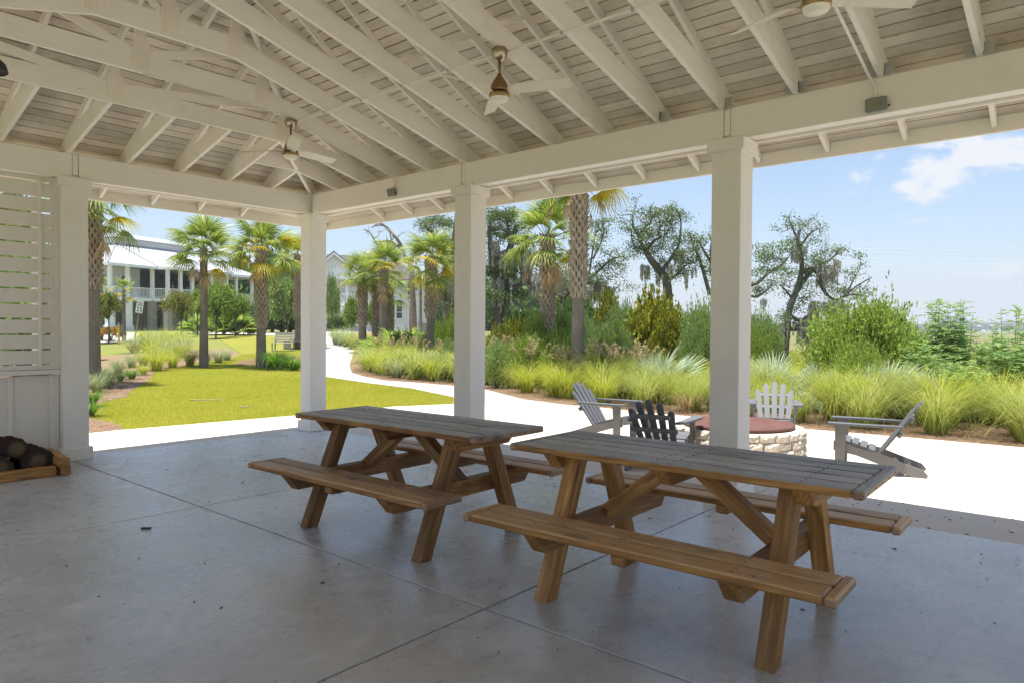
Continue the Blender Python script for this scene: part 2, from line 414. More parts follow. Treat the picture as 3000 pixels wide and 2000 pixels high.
PATH_L = [(42.8, 61.8), (33, 48), (25, 36), (18.6, 28.2), (15.0, 23.2), (13.6, 19.6), (12.95, 16.6), (12.6, 14.3), (11.7, 11.8), (10.9, 10.9), (10.46, 10.57)]
PATIO_E = [(9.3, 11.1), (7.13, 11.25), (4.39, 11.6)]
MULCH_R = [(48, 64), (35, 47), (26, 34.6), (17.67, 23.9), (15.35, 20.6), (14.64, 19.06), (13.95, 17.1), (14.07, 15.66), (14.0, 14.15), (13.8, 12.73), (12.45, 10.25), (12.1, 8.4), (11.97, 6.8), (11.99, 5.2), (11.75, 3.8), (11.88, 2.3), (11.95, .9), (12.0, -3), (12.0, -10)]
LBED = [(4.36, 11.62), (4.55, 12.2), (4.62, 12.75), (4.58, 13.7), (5.2, 15.53), (5.84, 16.5), (6.52, 17.32), (7.55, 19.42), (8.55, 21.2), (9.8, 23.8), (10.63, 25.7), (11.37, 26.7), (12.6, 28.0), (15.1, 30.9), (16.9, 32.0), (18.4, 34.1)]
lawn_poly = PATIO_E[::-1]+PATH_L[::-1]+[(38, 66), (26, 52), (18.4, 34.1)]+LBED[::-1][1:]
lawn = sheet('lawn', lawn_poly, M_lawn, .0)
lbed = sheet('mulch_bed', LBED+[(19.5, 37.5), (17, 39), (12, 36), (7, 30), (2, 24), (-6, 18), (-6, 11.62)], M_mulch, .006)
isl = sheet('mulch_bed', smooth_poly([(14.3, 26.9), (15.6, 29.2), (17.5, 30.9), (19.5, 30.4), (19.3, 28), (16.6, 25.0), (15.3, 25.2)], 2), M_mulch, .012)
rbed = sheet('mulch_bed', MULCH_R+[(19, -10), (19, 2), (19.5, 9), (22, 15), (24, 22), (30, 32), (40, 47), (52, 62)], M_mulch, .006)
path = sheet('gravel_path', PATH_L+[(11.2, 9.7), (11.9, 8.6)]+[(12.1, 8.4), (12.45, 10.25)]+MULCH_R[:10][::-1], M_gravel, .012)
gp2 = sheet('gravel_path', [tuple(at(*q)[:2]) for q in ((120, 42), (300, 44), (420, 47), (404, 58), (280, 66), (100, 66))], M_gravel, .02)
gp3 = sheet('gravel_path', [tuple(at(*q)[:2]) for q in ((560, 57), (800, 55), (960, 58), (1010, 62), (1010, 66), (860, 60), (700, 61), (560, 62))], M_gravel, .02)
gp4 = sheet('road', [tuple(at(*q)[:2]) for q in ((-200, 74), (500, 78), (1100, 74), (1100, 79), (500, 83), (-200, 79))], M_gravel, .02)
PATIO = [(-9, 9.37), (6.31, 9.37), (6.31, -12), (12, -12), (12, -3), (11.95, .9), (11.88, 2.3), (11.75, 3.8), (11.99, 5.2), (11.97, 6.8), (12.1, 8.4), (11.9, 8.6), (11.2, 9.7), (10.46, 10.57)]+PATIO_E+[(-9, 11.62)]
pat = sheet('patio', PATIO, M_joint, .008)
for i, (x0, x1) in enumerate([(-9, -5.2), (-5.2, -1.85), (-1.85, 1.5), (1.5, 4.85), (4.85, 9.2), (9.2, 12.6)]):
    for y0, y1 in [(-12, -8), (-8, -4.1), (-4.1, -.73), (-.73, 2.62), (2.62, 5.97), (5.97, 9.32), (9.32, 12)]:
        q = clip_poly(PATIO, x0+.005, y0+.005, x1-.005, y1-.005)
        if len(q) > 2:
            b = MB(); b.prism([(x, y, -.075) for x, y in q], (0, 0, 1), .06); put('concrete_panel', b.mesh(M_patio), pat)
# unseen paving added behind the pavilion to bounce sunlight in under the roof
sheet('bounce_pavement', [(-4, -12), (-.63, -12), (-.63, 9.37), (-4, 9.37)], M_patio, .01)
sheet('bounce_pavement', [(-.63, -12), (6.31, -12), (6.31, -4.1), (-.63, -4.1)], M_patio, .01)
# pavilion floor: sawn slabs over a dark bed
fl = MB().box((2.84, 2.635, -.10), (6.94, 13.47, .17), .002).build('floor', M_joint); fl['kind'] = 'structure'
for x0, x1 in ((-.63, 2.85), (2.85, 6.31)):
    for y0, y1 in ((-4.1, -.73), (-.73, 2.62), (2.62, 5.97), (5.97, 9.37)):
        w, h = x1-x0-.014, y1-y0-.014
        put('concrete_panel', MB().box((0, 0, 0), (w, h, .03), .004).mesh(M_floor), fl, Matrix.Translation(((x0+x1)/2, (y0+y1)/2, -.015)))
# ------------------------------------------------------------------ pavilion
XI, YI, XN, YN = 6.016, 9.076, -.326, -3.809        # inner faces of the four beams
CW, BAY = .2705, 3.2837
ZB, ZT = 3.229, 3.5135
pav = thing('pavilion', 'white timber picnic pavilion with open hipped roof on square columns', 'pavilion', (2.845, 2.633, 0))
def column(x, y):
    c = MB().box((0, 0, 1.6), (CW, CW, 3.22), .006).build('column', M_post, pav, Matrix.Translation((x, y, 0)), local=True)
    put('column_cap', _cap, c, Matrix.Translation((x, y, 3.19))); put('column_base', _base, c, Matrix.Translation((x, y, .075)))
    return c
_cap = MB().box((0, 0, 0), (CW+.07, CW+.07, .11), .006).box((0, 0, -.065), (CW+.02, CW+.02, .02), .003).mesh(M_post)
_base = MB().box((0, 0, 0), (CW+.068, CW+.068, .15), .008).mesh(M_post)
CX, CY = 6.0065+CW/2, 9.0662+CW/2
XC = [CX, CX-3.254, CX-6.343+.27-.5]; XC[2] = XN-CW/2+.01
YC = [CY-BAY*k for k in range(5)]
for y in YC: column(CX, y); column(XC[2], y)
column(XC[1], YC[0]); column(XC[1], YC[-1])
def beamrun(ax, fixed, lo, hi, sgn, cuts):
    "core plus face boards; ax 0 = beam along X. sgn = inward direction of the inner face"
    mid = fixed-sgn*.135
    def P(u, v, z): return (u, v, z) if ax == 0 else (v, u, z)
    def S(l, w, h): return (l, w, h) if ax == 0 else (w, l, h)
    L = hi-lo
    X = (1, 0, 0) if ax == 0 else (0, 1, 0); Y = (0, 1, 0) if ax == 0 else (-1, 0, 0)
    board('beam', L, .21, ZT-ZB-.03, frame(P((lo+hi)/2, mid, (ZT+ZB)/2+.009), X, Y), M_beam, pav)
    cc = sorted([lo]+list(cuts)+[hi])
    for a, b in zip(cc[:-1], cc[1:]):
        for s in (1, -1):
            board('beam_board', b-a-.07, .032, ZT-ZB, frame(P((a+b)/2, mid+sgn*s*.120, (ZT+ZB)/2), X, Y), M_beam, pav)
    for q in cuts:
        board('beam_block', .056, .024, ZT-ZB-.05, frame(P(q, mid+sgn*.118, (ZT+ZB)/2+.02), X, Y), M_beam, pav)
beamrun(1, XI, YN+.0, YI, -1, [y for y in YC[1:-1]])
beamrun(1, XN, YN+.0, YI, 1, [y for y in YC[1:-1]])
beamrun(0, YI, XN-.27, XI+.27, -1, [XC[1]+.01])
beamrun(0, YN, XN-.27, XI+.27, 1, [XC[1]])
# roof planes (underside of the deck): z rises .5 per metre from the eave line
OV, ZE = .86, 3.283
EX0, EX1, EY0, EY1 = XN-OV, XI+OV, YN-OV, YI+OV
HALF = (EX1-EX0)/2
def rows(p0, u, n, L):
    "planks over one roof slope: p0 eave corner, u along the eave, n uphill (horizontal)"
    u = Vector(u); n = Vector(n); a = .004; sl = Vector((n.x, n.y, .5)).normalized(); k = 1.118
    while a < HALF-.02:
        b = min(a+.0858, HALF-.003)
        m = (a+b)/2; o = Vector(p0)+u*(L/2)+n*m+Vector((0, 0, .5*m))
        l0, l1 = L/2-a, L/2-b; w = (b-a)*k/2
        if l1 > .01:
            j = random.uniform(-.0015, .0015); t = .018
            bb = MB(); bb.prism([(-l0, -w, 0), (l0, -w, 0), (l1, w, 0), (-l1, w, 0)], (0, 0, 1), t)
            put('roof_plank', bb.mesh(M_plank), pav, frame(o+Vector((0, 0, .009+j)), u, sl))
        a += .0970
random.seed(4)
rows((EX1, EY0, ZE), (0, 1, 0), (-1, 0, 0), EY1-EY0)
rows((EX0, EY1, ZE), (0, -1, 0), (1, 0, 0), EY1-EY0)
rows((EX1, EY1, ZE), (-1, 0, 0), (0, -1, 0), EX1-EX0)
rows((EX0, EY0, ZE), (1, 0, 0), (0, 1, 0), EX1-EX0)
def hip(name, dz, out, t, mat):
    x0, x1, y0, y1 = EX0-out, EX1+out, EY0-out, EY1+out; h = (x1-x0)/2; z0 = ZE-.5*out+dz; z1 = z0+.5*h; xm = (x0+x1)/2
    v = [(x0, y0, z0), (x1, y0, z0), (x1, y1, z0), (x0, y1, z0), (xm, y0+h, z1), (xm, y1-h, z1)]
    f = [(0, 1, 4), (1, 2, 5, 4), (2, 3, 5), (3, 0, 4, 5)]
    b = MB(); b.add(v, f); b.add([(a, c, z-t) for a, c, z in v], [q[::-1] for q in f])
    e = [(0, 1), (1, 2), (2, 3), (3, 0)]
    for i, j in e: b.add([v[i], v[j], (*v[j][:2], v[j][2]-t), (*v[i][:2], v[i][2]-t)], [(0, 1, 2, 3)])
    return b.build(name, mat, pav)
hip('roof_sheathing', .034, -.005, .008, M_gap)
rc = hip('metal_roof', .050, .075, .010, M_metalroof)
# fascia boards
for (a, b) in (((EX1+.02, EY0-.04), (EX1+.02, EY1+.04)), ((EX0-.02, EY1+.04), (EX0-.02, EY0-.04))):
    L = abs(b[1]-a[1]); board('fascia_board', L, .040, .185, frame((a[0], (a[1]+b[1])/2, 3.247), (0, 1, 0), (1, 0, 0)), M_chord, pav, .004)
for y in (EY1+.02, EY0-.02):
    board('fascia_board', EX1-EX0-.002, .040, .185, frame((HALF+EX0, y, 3.247), (1, 0, 0), (0, 1, 0)), M_chord, pav, .004)
# trusses
def zd(d): return ZE+.5*(d+OV)
def zc(d): return 3.497+.255*d
_pc = {}
def profile(name, poly, t, o, x, mat=None, par=None):
    mat = mat or M_chord; key = (tuple((round(a, 4), round(b, 4)) for a, b in poly), t, mat.name)
    if key not in _pc: _pc[key] = MB().prism([(a, 0, b) for a, b in poly], (0, 1, 0), t).mesh(mat)
    x = Vector(x).normalized(); return put(name, _pc[key], par or pav, frame(o, x, Vector((0, 0, 1)).cross(x)))
def plate_mesh(w, h):
    b = MB().box((0, 0, 0), (w, .003, h), .0005)
    n = int(w/.022)
    for i in range(n): b.box((-w/2+(i+.5)*w/n, -.0025, 0), (.007, .004, h*.98), .001)
    return b.mesh(M_plate)
PL_HEEL, PL_MID = plate_mesh(.15, .14), plate_mesh(.16, .26)
TH = .040
def bottom(D):
    return [(-.19, ZT+.002), (.062, ZT+.002), (D, zc(D)), (D, zc(D)+.196), (.10, zc(.10)+.196), (.02, 3.705), (-.19, zd(-.19)-.012)]
def topch(D, tail=True):
    a = -OV+.006 if tail else -.1
    return [(a, zd(a)-.092), (a, zd(a)-.002), (D, zd(D)-.002), (D, zd(D)-.114)]
def heelplate(o, x, d=.09, z=3.60, s=1):
    x = Vector(x); y = Vector((0, 0, 1)).cross(x); y = y if y.y < -.5 or y.x < -.5 else -y
    p = Vector(o)+x*d+y*(TH/2+.002); put('gusset_plate', PL_HEEL, pav, frame((p.x, p.y, z), y.cross(Vector((0, 0, 1))), -y))
YK = [9.069-.64*k for k in range(21)]
XM = (XI+XN)/2; DM = (XI-XN)/2
for k in range(2, 20):
    y = YK[k]; full = 5 <= k <= 15
    kk = min(k, 20-k) if not full else 9
    D = DM if full else .64*kk-.012
    if D <= 0.7: continue
    for ox, dx in ((XI, -1), (XN, 1)):
        o = (ox, y, 0); X = (dx, 0, 0)
        profile('bottom_chord', bottom(D), TH, o, X)
        profile('top_chord', topch(D), TH-.005, o, X)
        heelplate(o, X)
        if full:   # webs from the foot of the king post and a mid post
            if k < 14:
                profile('truss_web', [(D*.52-.045, zc(D*.52)+.15), (D*.52+.045, zc(D*.52)+.15), (D*.40+.045, zd(D*.40)-.09), (D*.40-.045, zd(D*.40)-.09)], TH-.010, o, X)
                profile('truss_web', [(D*.54, zc(D*.54)+.17), (D*.54+.08, zc(D*.54)+.17), (D-.04, zd(D)-.20), (D-.10, zd(D)-.14)], TH-.014, o, X)
        else:
            profile('truss_web', [(D-.045, zc(D)+.16), (D+.045, zc(D)+.16), (D+.045, zd(D)-.09), (D-.045, zd(D)-.09)], TH-.010, o, X)
            put('gusset_plate', PL_MID, pav, frame((ox+dx*D, y-TH/2-.002, zc(D)+.15), (1, 0, 0), (0, 1, 0)))
    if full:
        profile('king_post', [(-.045, zc(DM)+.12), (.045, zc(DM)+.12), (.045, zd(DM)-.10), (-.045, zd(DM)-.10)], TH-.012, (XM, y, 0), (-1, 0, 0))
        put('gusset_plate', PL_MID, pav, frame((XM, y-TH/2-.002, zc(DM)+.13), (1, 0, 0), (0, 1, 0)))
    else:
        w = DM-D; zb_, zt_ = zc(D), zd(D)
        profile('bottom_chord', [(-w, zb_+.001), (w, zb_+.001), (w, zb_+.196), (-w, zb_+.196)], TH-.001, (XM, y, 0), (-1, 0, 0))
        profile('top_chord', [(-w, zt_-.004), (w, zt_-.004), (w, zt_-.114), (-w, zt_-.114)], TH-.006, (XM, y, 0), (-1, 0, 0))
        profile('truss_web', [(-.05, zb_+.15), (.05, zb_+.15), (.05, zt_-.09), (-.05, zt_-.09)], TH-.011, (XM, y, 0), (-1, 0, 0))
        put('gusset_plate', PL_MID, pav, frame((XM, y-TH/2-.002, zb_+.16), (1, 0, 0), (0, 1, 0)))
        for s in (1, -1):
            e = w-.08
            profile('truss_web', [(s*.05, zb_+.12), (s*.05, zb_+.21), (s*e, zt_-.09), (s*e, zt_-.18)], TH-.013, (XM, y, 0), (-1, 0, 0))
# jacks from the end beams up to the girder, their rafters on to the hip
for yb, dy in ((YI, -1), (YN, 1)):
    for j in range(1, 10):
        x = XI-.64*j
        if x < XN+.3: break
        o = (x, yb, 0); X = (0, dy, 0); r = min(.64*j, XI-XN-.64*j)
        D = min(1.262, r)
        profile('jack_chord', bottom(D), TH, o, X); profile('jack_rafter', topch(min(r, DM)), TH-.005, o, X)
        if dy < 0: heelplate(o, X)
    for xb, dx in ((XI, -1), (XN, 1)):
        y = yb+dy*.64; o = (xb, y, 0); X = (dx, 0, 0)
        profile('jack_chord', bottom(.64), TH, o, X); profile('jack_rafter', topch(.64), TH-.005, o, X); heelplate(o, X)
        # level tie between the outer jacks
        profile('jack_chord', [(.64, zc(.63)), (1.27, zc(.63)), (1.27, zc(.63)+.19), (.64, zc(.63)+.19)], TH-.004, o, X)
        # hip members on the corner diagonal
        q = math.sqrt(2); X = Vector((dx, dy, 0)).normalized(); o = (xb, yb, 0)
        profile('hip_chord', [(a*q, b) for a, b in bottom(1.24)], TH, o, X)
        profile('hip_rafter', [(a*q, b-.004) for a, b in topch(DM-.02)], TH+.004, o, X)
# bracket straps at the nearest heels
for k in range(9, 14):
    for s in (-1, 1):
        b = MB().box((XI-.03, YK[k]+s*(TH/2+.035), ZT+.045), (.003, .07, .085), .001).box((XI-.02, YK[k]+s*(TH/2+.002), ZT+.05), (.05, .003, .09), .001)
        b.build('bracket', M_galv, pav)
# screen wall in the left bay: louvre slats over board and batten
xa, xb = XC[2]+CW/2, XC[1]-CW/2
wall = thing('screen_wall', 'white louvred screen over board and batten panels filling the left bay', 'wall', ((xa+xb)/2, 9.2, 0))
board('panel_wall', xb-xa, .03, .97, frame(((xa+xb)/2, 9.215, .5), (1, 0, 0), (0, 1, 0)), M_slat, wall)
x = xb-.055
board('corner_trim', .09, .06, .99, frame((xb-.05, 9.19, .497), (1, 0, 0), (0, 1, 0)), M_slat, wall)
for i in range(8):
    xx = xb-.47-i*.41
    if xx > xa+.05: board('batten', .05, .024, .965, frame((xx, 9.188, .5), (1, 0, 0), (0, 1, 0)), M_slat, wall)
board('sill', xb-xa, .11, .05, frame(((xa+xb)/2, 9.165, 1.03), (1, 0, 0), (0, 1, 0)), M_slat, wall)
board('sill', xb-xa, .05, .05, frame(((xa+xb)/2, 9.185, 1.085), (1, 0, 0), (0, 1, 0)), M_slat, wall)
board('head_board', xb-xa, .09, .05, frame(((xa+xb)/2, 9.20, 3.195), (1, 0, 0), (0, 1, 0)), M_slat, wall)
board('slat_frame', 2.1, .06, .11, frame((xb-.03, 9.20, 2.14), (0, 0, 1), (-1, 0, 0)), M_slat, wall)
board('slat_frame', 2.1, .03, .26, frame((xb-.20, 9.240, 2.14), (0, 0, 1), (-1, 0, 0)), M_slat, wall)
for i in range(12):
    board('slat', xb-xa-.06, .030, .150, frame(((xa+xb)/2-.03, 9.165, 1.198+i*.170), (1, 0, 0), (0, 1, 0)), M_slat, wall)
# ------------------------------------------------------------------ ceiling fans, floodlights, conduit
def metal(name, col, rough, met=1.0):
    m = Mat(name); n = m.noise(m.co('Object', (1, 1, 8)), 9, 4, .6)
    m.set('Base Color', m.mix(n, tuple(c*.85 for c in col), col)).set('Roughness', rough).set('Metallic', met); return m.m
M_nickel = metal('brushed_nickel', (.46, .40, .31), .30)
M_brass = metal('aged_brass', (.36, .25, .12), .36)
M_darkmet = metal('dark_metal', (.05, .045, .04), .5, .6)
M_blade = flat('cream_fan_blade', (.74, .70, .60), .45, 0, .05)
M_lens = Mat('frosted_lens'); M_lens.set('Base Color', (.85, .82, .74)).set('Roughness', .35); M_lens = M_lens.m
M_pvc = flat('white_conduit', (.76, .74, .70), .45, 0, .05)
def blade_mesh():
    st = [(.085, .030, .045, 0), (.13, .048, .055, .02), (.19, .066, .062, .035), (.35, .064, .060, .035), (.50, .058, .056, .03), (.62, .052, .052, .026)]
    vs = []; t = .005
    for r, a, b, zz in st:
        for s in (1, -1): vs += [(r, a, zz*.6-.024+s*t/2), (r, -b, zz*.6+.016+s*t/2)]
    fs = []
    for i in range(len(st)-1):
        o = i*4; q = o+4
        fs += [(o, o+1, q+1, q), (o+2, q+2, q+3, o+3), (o, q, q+2, o+2), (o+1, o+3, q+3, q+1)]
    fs += [(0, 2, 3, 1), (20, 21, 23, 22)]
    return MB().add(vs, fs).mesh(M_blade)
BL = blade_mesh()
FAN = dict(
 canopy=MB().lathe([(.0, .06), (.055, .06), (.070, .045), (.068, .01), (.052, -.03), (.030, -.052), (.0, -.052)]).mesh(M_nickel),
 rod=MB().lathe([(.0, -.04), (.0115, -.04), (.0115, -.20), (.0, -.20)], n=12).mesh(M_brass),
 motor=MB().lathe([(.0, -.155), (.017, -.155), (.022, -.175), (.045, -.205), (.070, -.250), (.079, -.292), (.078, -.305), (.0, -.306)]).mesh(M_brass),
 gapm=MB().lathe([(.0, -.305), (.068, -.305), (.068, -.322), (.0, -.322)]).mesh(M_darkmet),
 ring=MB().lathe([(.0, -.320), (.083, -.320), (.087, -.330), (.087, -.352), (.080, -.357), (.0, -.357)]).mesh(M_brass),
 lens=MB().lathe([(.079, -.352), (.078, -.366), (.068, -.384), (.040, -.395), (.0, -.398)]).mesh(M_lens))
def fan(x, y, z, azs, label):
    f = thing('ceiling_fan', label, 'ceiling fan', (x, y, z), 0, 'ceiling fans hung along the roof trusses')
    f_m = WM[f]
    put('canopy', FAN['canopy'], f, f_m); put('downrod', FAN['rod'], f, f_m)
    mo = put('motor_housing', FAN['motor'], f, f_m); put('motor_gap', FAN['gapm'], mo, f_m)
    ri = put('light_ring', FAN['ring'], f, f_m); put('light_lens', FAN['lens'], ri, f_m)
    for a in azs:
        put('fan_blade', BL, f, f_m @ Matrix.Translation((0, 0, -.312)) @ Matrix.Rotation(math.radians(a), 4, 'Z'))
FZ = 3.845
fan(4.45, 3.955, FZ, (50, 170, 290), 'brass ceiling fan in the middle of the row, its three cream blades seen whole')
fan(4.45, 7.115, FZ, (5, 124, 243), 'brass ceiling fan furthest along the conduit, above the corner column, pale green-lit blade')
fan(4.42, 1.385, FZ, (193, 313, 73), 'ceiling fan cut off by the picture top, its round frosted lens seen from below')
# mounting boxes are part of the conduit runs
def run(name, label, pts, r=.012, straps=()):
    t = thing(name, label, 'conduit', pts[0])
    MB().tube(pts, r, 8).build('pipe', M_pvc, t)
    for q in straps: MB().box(q, (.03, .02, .04), .003).build('strap', M_galv, t)
    return t
run('conduit', 'thin white conduit running under the rafters from fan to fan', [(4.50, 7.11, 3.882), (4.50, -.9, 3.882)], .011, [(4.50, YK[k]+.03, 3.886) for k in range(3, 14)])
run('conduit', 'white conduit following the truss chord down to the small floodlight by the corner column', [(XM, 7.118, zc(1.9)-.012)]+[(XI-d, 7.118, zc(min(d, 1.885))-.013) for d in (1.885, 1.0, .35, .12)]+[(XI-.035, 7.13, 3.48), (XI-.014, 7.16, 3.44), (XI-.014, 7.19, 3.37)], .009)
run('conduit', 'white conduit bending over the beam to the floodlight above the third column', [(XI-d, 1.455, zc(d)-.014) for d in (1.55, .8, .3, .12)]+[(XI-.035, 1.45, 3.48), (XI-.014, 1.43, 3.43), (XI-.014, 1.42, 3.34)], .012)
M_grey_cast = flat('grey_cast_metal', (.20, .21, .20), .5, .3)
M_glass = Mat('dull_glass'); M_glass.set('Base Color', (.22, .19, .14)).set('Roughness', .12); M_glass = M_glass.m
def flood(y, z, s, label):
    f = thing('floodlight', label, 'floodlight', (XI, y, z), 0, 'floodlights screwed to the long beam')
    MB().box((XI-.008, y, z), (.016, .06*s, .05*s), .002).build('bracket', M_darkmet, f)
    T = Matrix.Rotation(math.radians(-14), 3, 'Y')
    c = Vector((XI-.040, y, z-.01))
    h = MB().box(c, (.035, .150*s, .105*s), .008, T)
    for k in range(5): h.box(c+Vector((.016, .078*s, (k-2)*.018*s)), (.02, .012, .007), .001, T)
    h.build('housing', M_grey_cast, f)
    MB().box(c+T @ Vector((-.019, 0, .004*s)), (.004, .082*s, .040*s), .001, T).build('lens', M_glass, f)
    MB().tube([c+T @ Vector((0, -.082*s, -.02)), c+T @ Vector((0, -.094*s, -.02))], .008, 8).build('knob', M_darkmet, f)
flood(1.414, 3.305, 1.0, 'grey floodlight on the long beam between the two right hand columns')
flood(7.193, 3.325, .95, 'small grey floodlight on the long beam beside the corner column')
dl = thing('pendant_lamp', 'dark domed pendant lamp just showing at the picture edge under the truss', 'lamp', (1.10, 5.0, 3.0))
MB().lathe([(.0, .10), (.02, .10), (.03, .09), (.07, .075), (.10, .045), (.11, .005), (.106, .0), (.095, .035), (.065, .062), (.0, .075)], (1.125, 4.97, 3.02), 28).build('lamp_shade', M_darkmet, dl)
MB().tube([(1.125, 4.97, 3.10), (1.125, 4.97, 3.98)], .008, 6).build('stem', M_darkmet, dl)
# ------------------------------------------------------------------ picnic tables
def picnic(cx, cy, rz, label, wood, seatmat, edge):
    t = thing('picnic_table', label, 'picnic table', (cx, cy, 0), rz, 'picnic tables on the pavilion floor'); T0 = WM[t]
    def loc(o, x=(1, 0, 0), y=(0, 1, 0)): return T0 @ frame(o, x, y)
    Yd, Xd = (0, 1, 0), (-1, 0, 0)
    for i in range(5):
        board('table_plank', 1.90, .1330, .042, loc((-.302+i*.151, 0, .825+random.uniform(-.001, .001)), Yd, Xd), [edge, M_grey], t, .006, top=1)
    for s in (1, -1): board('end_cap', .752, .052, .045, loc((0, s*.977, .8245), (1, 0, 0), (0, 1, 0)), [M_seat, M_grey], t, .012, top=1)
    def pr(name, poly, n, w, o, mat):
        b = MB().prism([Vector(p) for p in poly], n, w); return put(name, b.mesh(mat), t, T0 @ Matrix.Translation(o))
    for v in (-.632, 0, .632):
        vv = v+math.copysign(.093, v) if v else 0
        b = MB().prism([(-.34, 0, 0), (.34, 0, 0), (.255, 0, -.088), (-.255, 0, -.088)], (0, 1, 0), .088 if v else .075)
        put('cleat', b.mesh(wood), t, T0 @ Matrix.Translation((0, vv, .8035)))
    for v in (-.632, .632):
        for s in (1, -1):
            # leg mesh along its own length so that the grain follows it
            a, b_ = Vector((s*.4925, v, 0)), Vector((s*.165, v, .803)); L = (b_-a).length; ax = (b_-a).normalized()
            M = T0 @ frame((a+b_)/2, ax, (0, 1, 0)); zdir = (M.to_3x3().inverted() @ (T0.to_3x3() @ Vector((0, 0, 1)))).normalized()
            iv = M.inverted() @ T0; w = .0465
            pts = [iv @ Vector(p) for p in ((s*.4925-w*1.08, v, 0), (s*.4925+w*1.08, v, 0), (s*.165+w*1.08, v, .803), (s*.165-w*1.08, v, .803))]
            put('leg', MB().prism(pts, iv.to_3x3() @ Vector((0, 1, 0)), .090).mesh(wood), t, M)
        sg = -math.copysign(1, v)
        b = MB().prism([(-.775, 0, .055), (.775, 0, .055), (.68, 0, -.06), (-.68, 0, -.06)], (0, 1, 0), .086)
        put('seat_support', b.mesh(wood), t, T0 @ Matrix.Translation((0, v+sg*.090, .3995)))
        # brace
        a, b_ = Vector((0, v+sg*.06, .395)), Vector((0, sg*-.075, .775)); M = T0 @ frame((a+b_)/2, b_-a, (1, 0, 0)); L = (b_-a).length
        put('brace', MB().box((0, 0, 0), (L, .088, .086), .006).mesh(wood), t, M)
    sc_ = MB()
    for v in (-.725, -.05, .05, .725):
        for i in range(5):
            for e in (-.035, .035): sc_.lathe([(.0, .0015), (.006, .0012), (.006, -.002)], (-.302+i*.151+e, v, .8465), 6)
    for s in (1, -1):
        for u in (.535, .59, .70, .755):
            for v in (-.56, .56, .03): sc_.lathe([(.0, .0015), (.006, .0012), (.006, -.002)], (s*u, v, .4975), 6)
        for i in range(5): sc_.tube([(-.302+i*.151, s*1.000, .824), (-.302+i*.151, s*1.0045, .824)], .006, 6)
    o = put('screw', sc_.mesh(M_darkmet), t, T0, kind='stuff')
    for s in (1, -1):
        for k, u in enumerate((.561, .724)):
            board('seat_plank', 1.90, .142, .042, loc((s*u, 0, .476+random.uniform(-.001, .001)), Yd, Xd), [edge, seatmat], t, .008, top=1)
        for e in (1, -1): board('end_cap', .322, .050, .044, loc((s*.6425, e*.976, .4758), (1, 0, 0), (0, 1, 0)), [M_seat, seatmat], t, .012, top=1)
        put('cleat', MB().box((0, 0, 0), (.27, .085, .055), .010).mesh(wood), t, T0 @ Matrix.Translation((s*.64, 0, .427)))
    return t
random.seed(2)
picnic(3.633, 4.121, .021, 'dark brown picnic table nearer the corner column, with the greyer top and the darker benches', M_pine, M_seat, M_pine)
M_seat2 = weathered('honey_seat_wood', (.56, .37, .20), (.40, .235, .11))
picnic(3.683, 1.826, .028, 'honey brown picnic table with a stained grey top, nearer the fire pit', M_pine2, M_seat2, M_pine2)
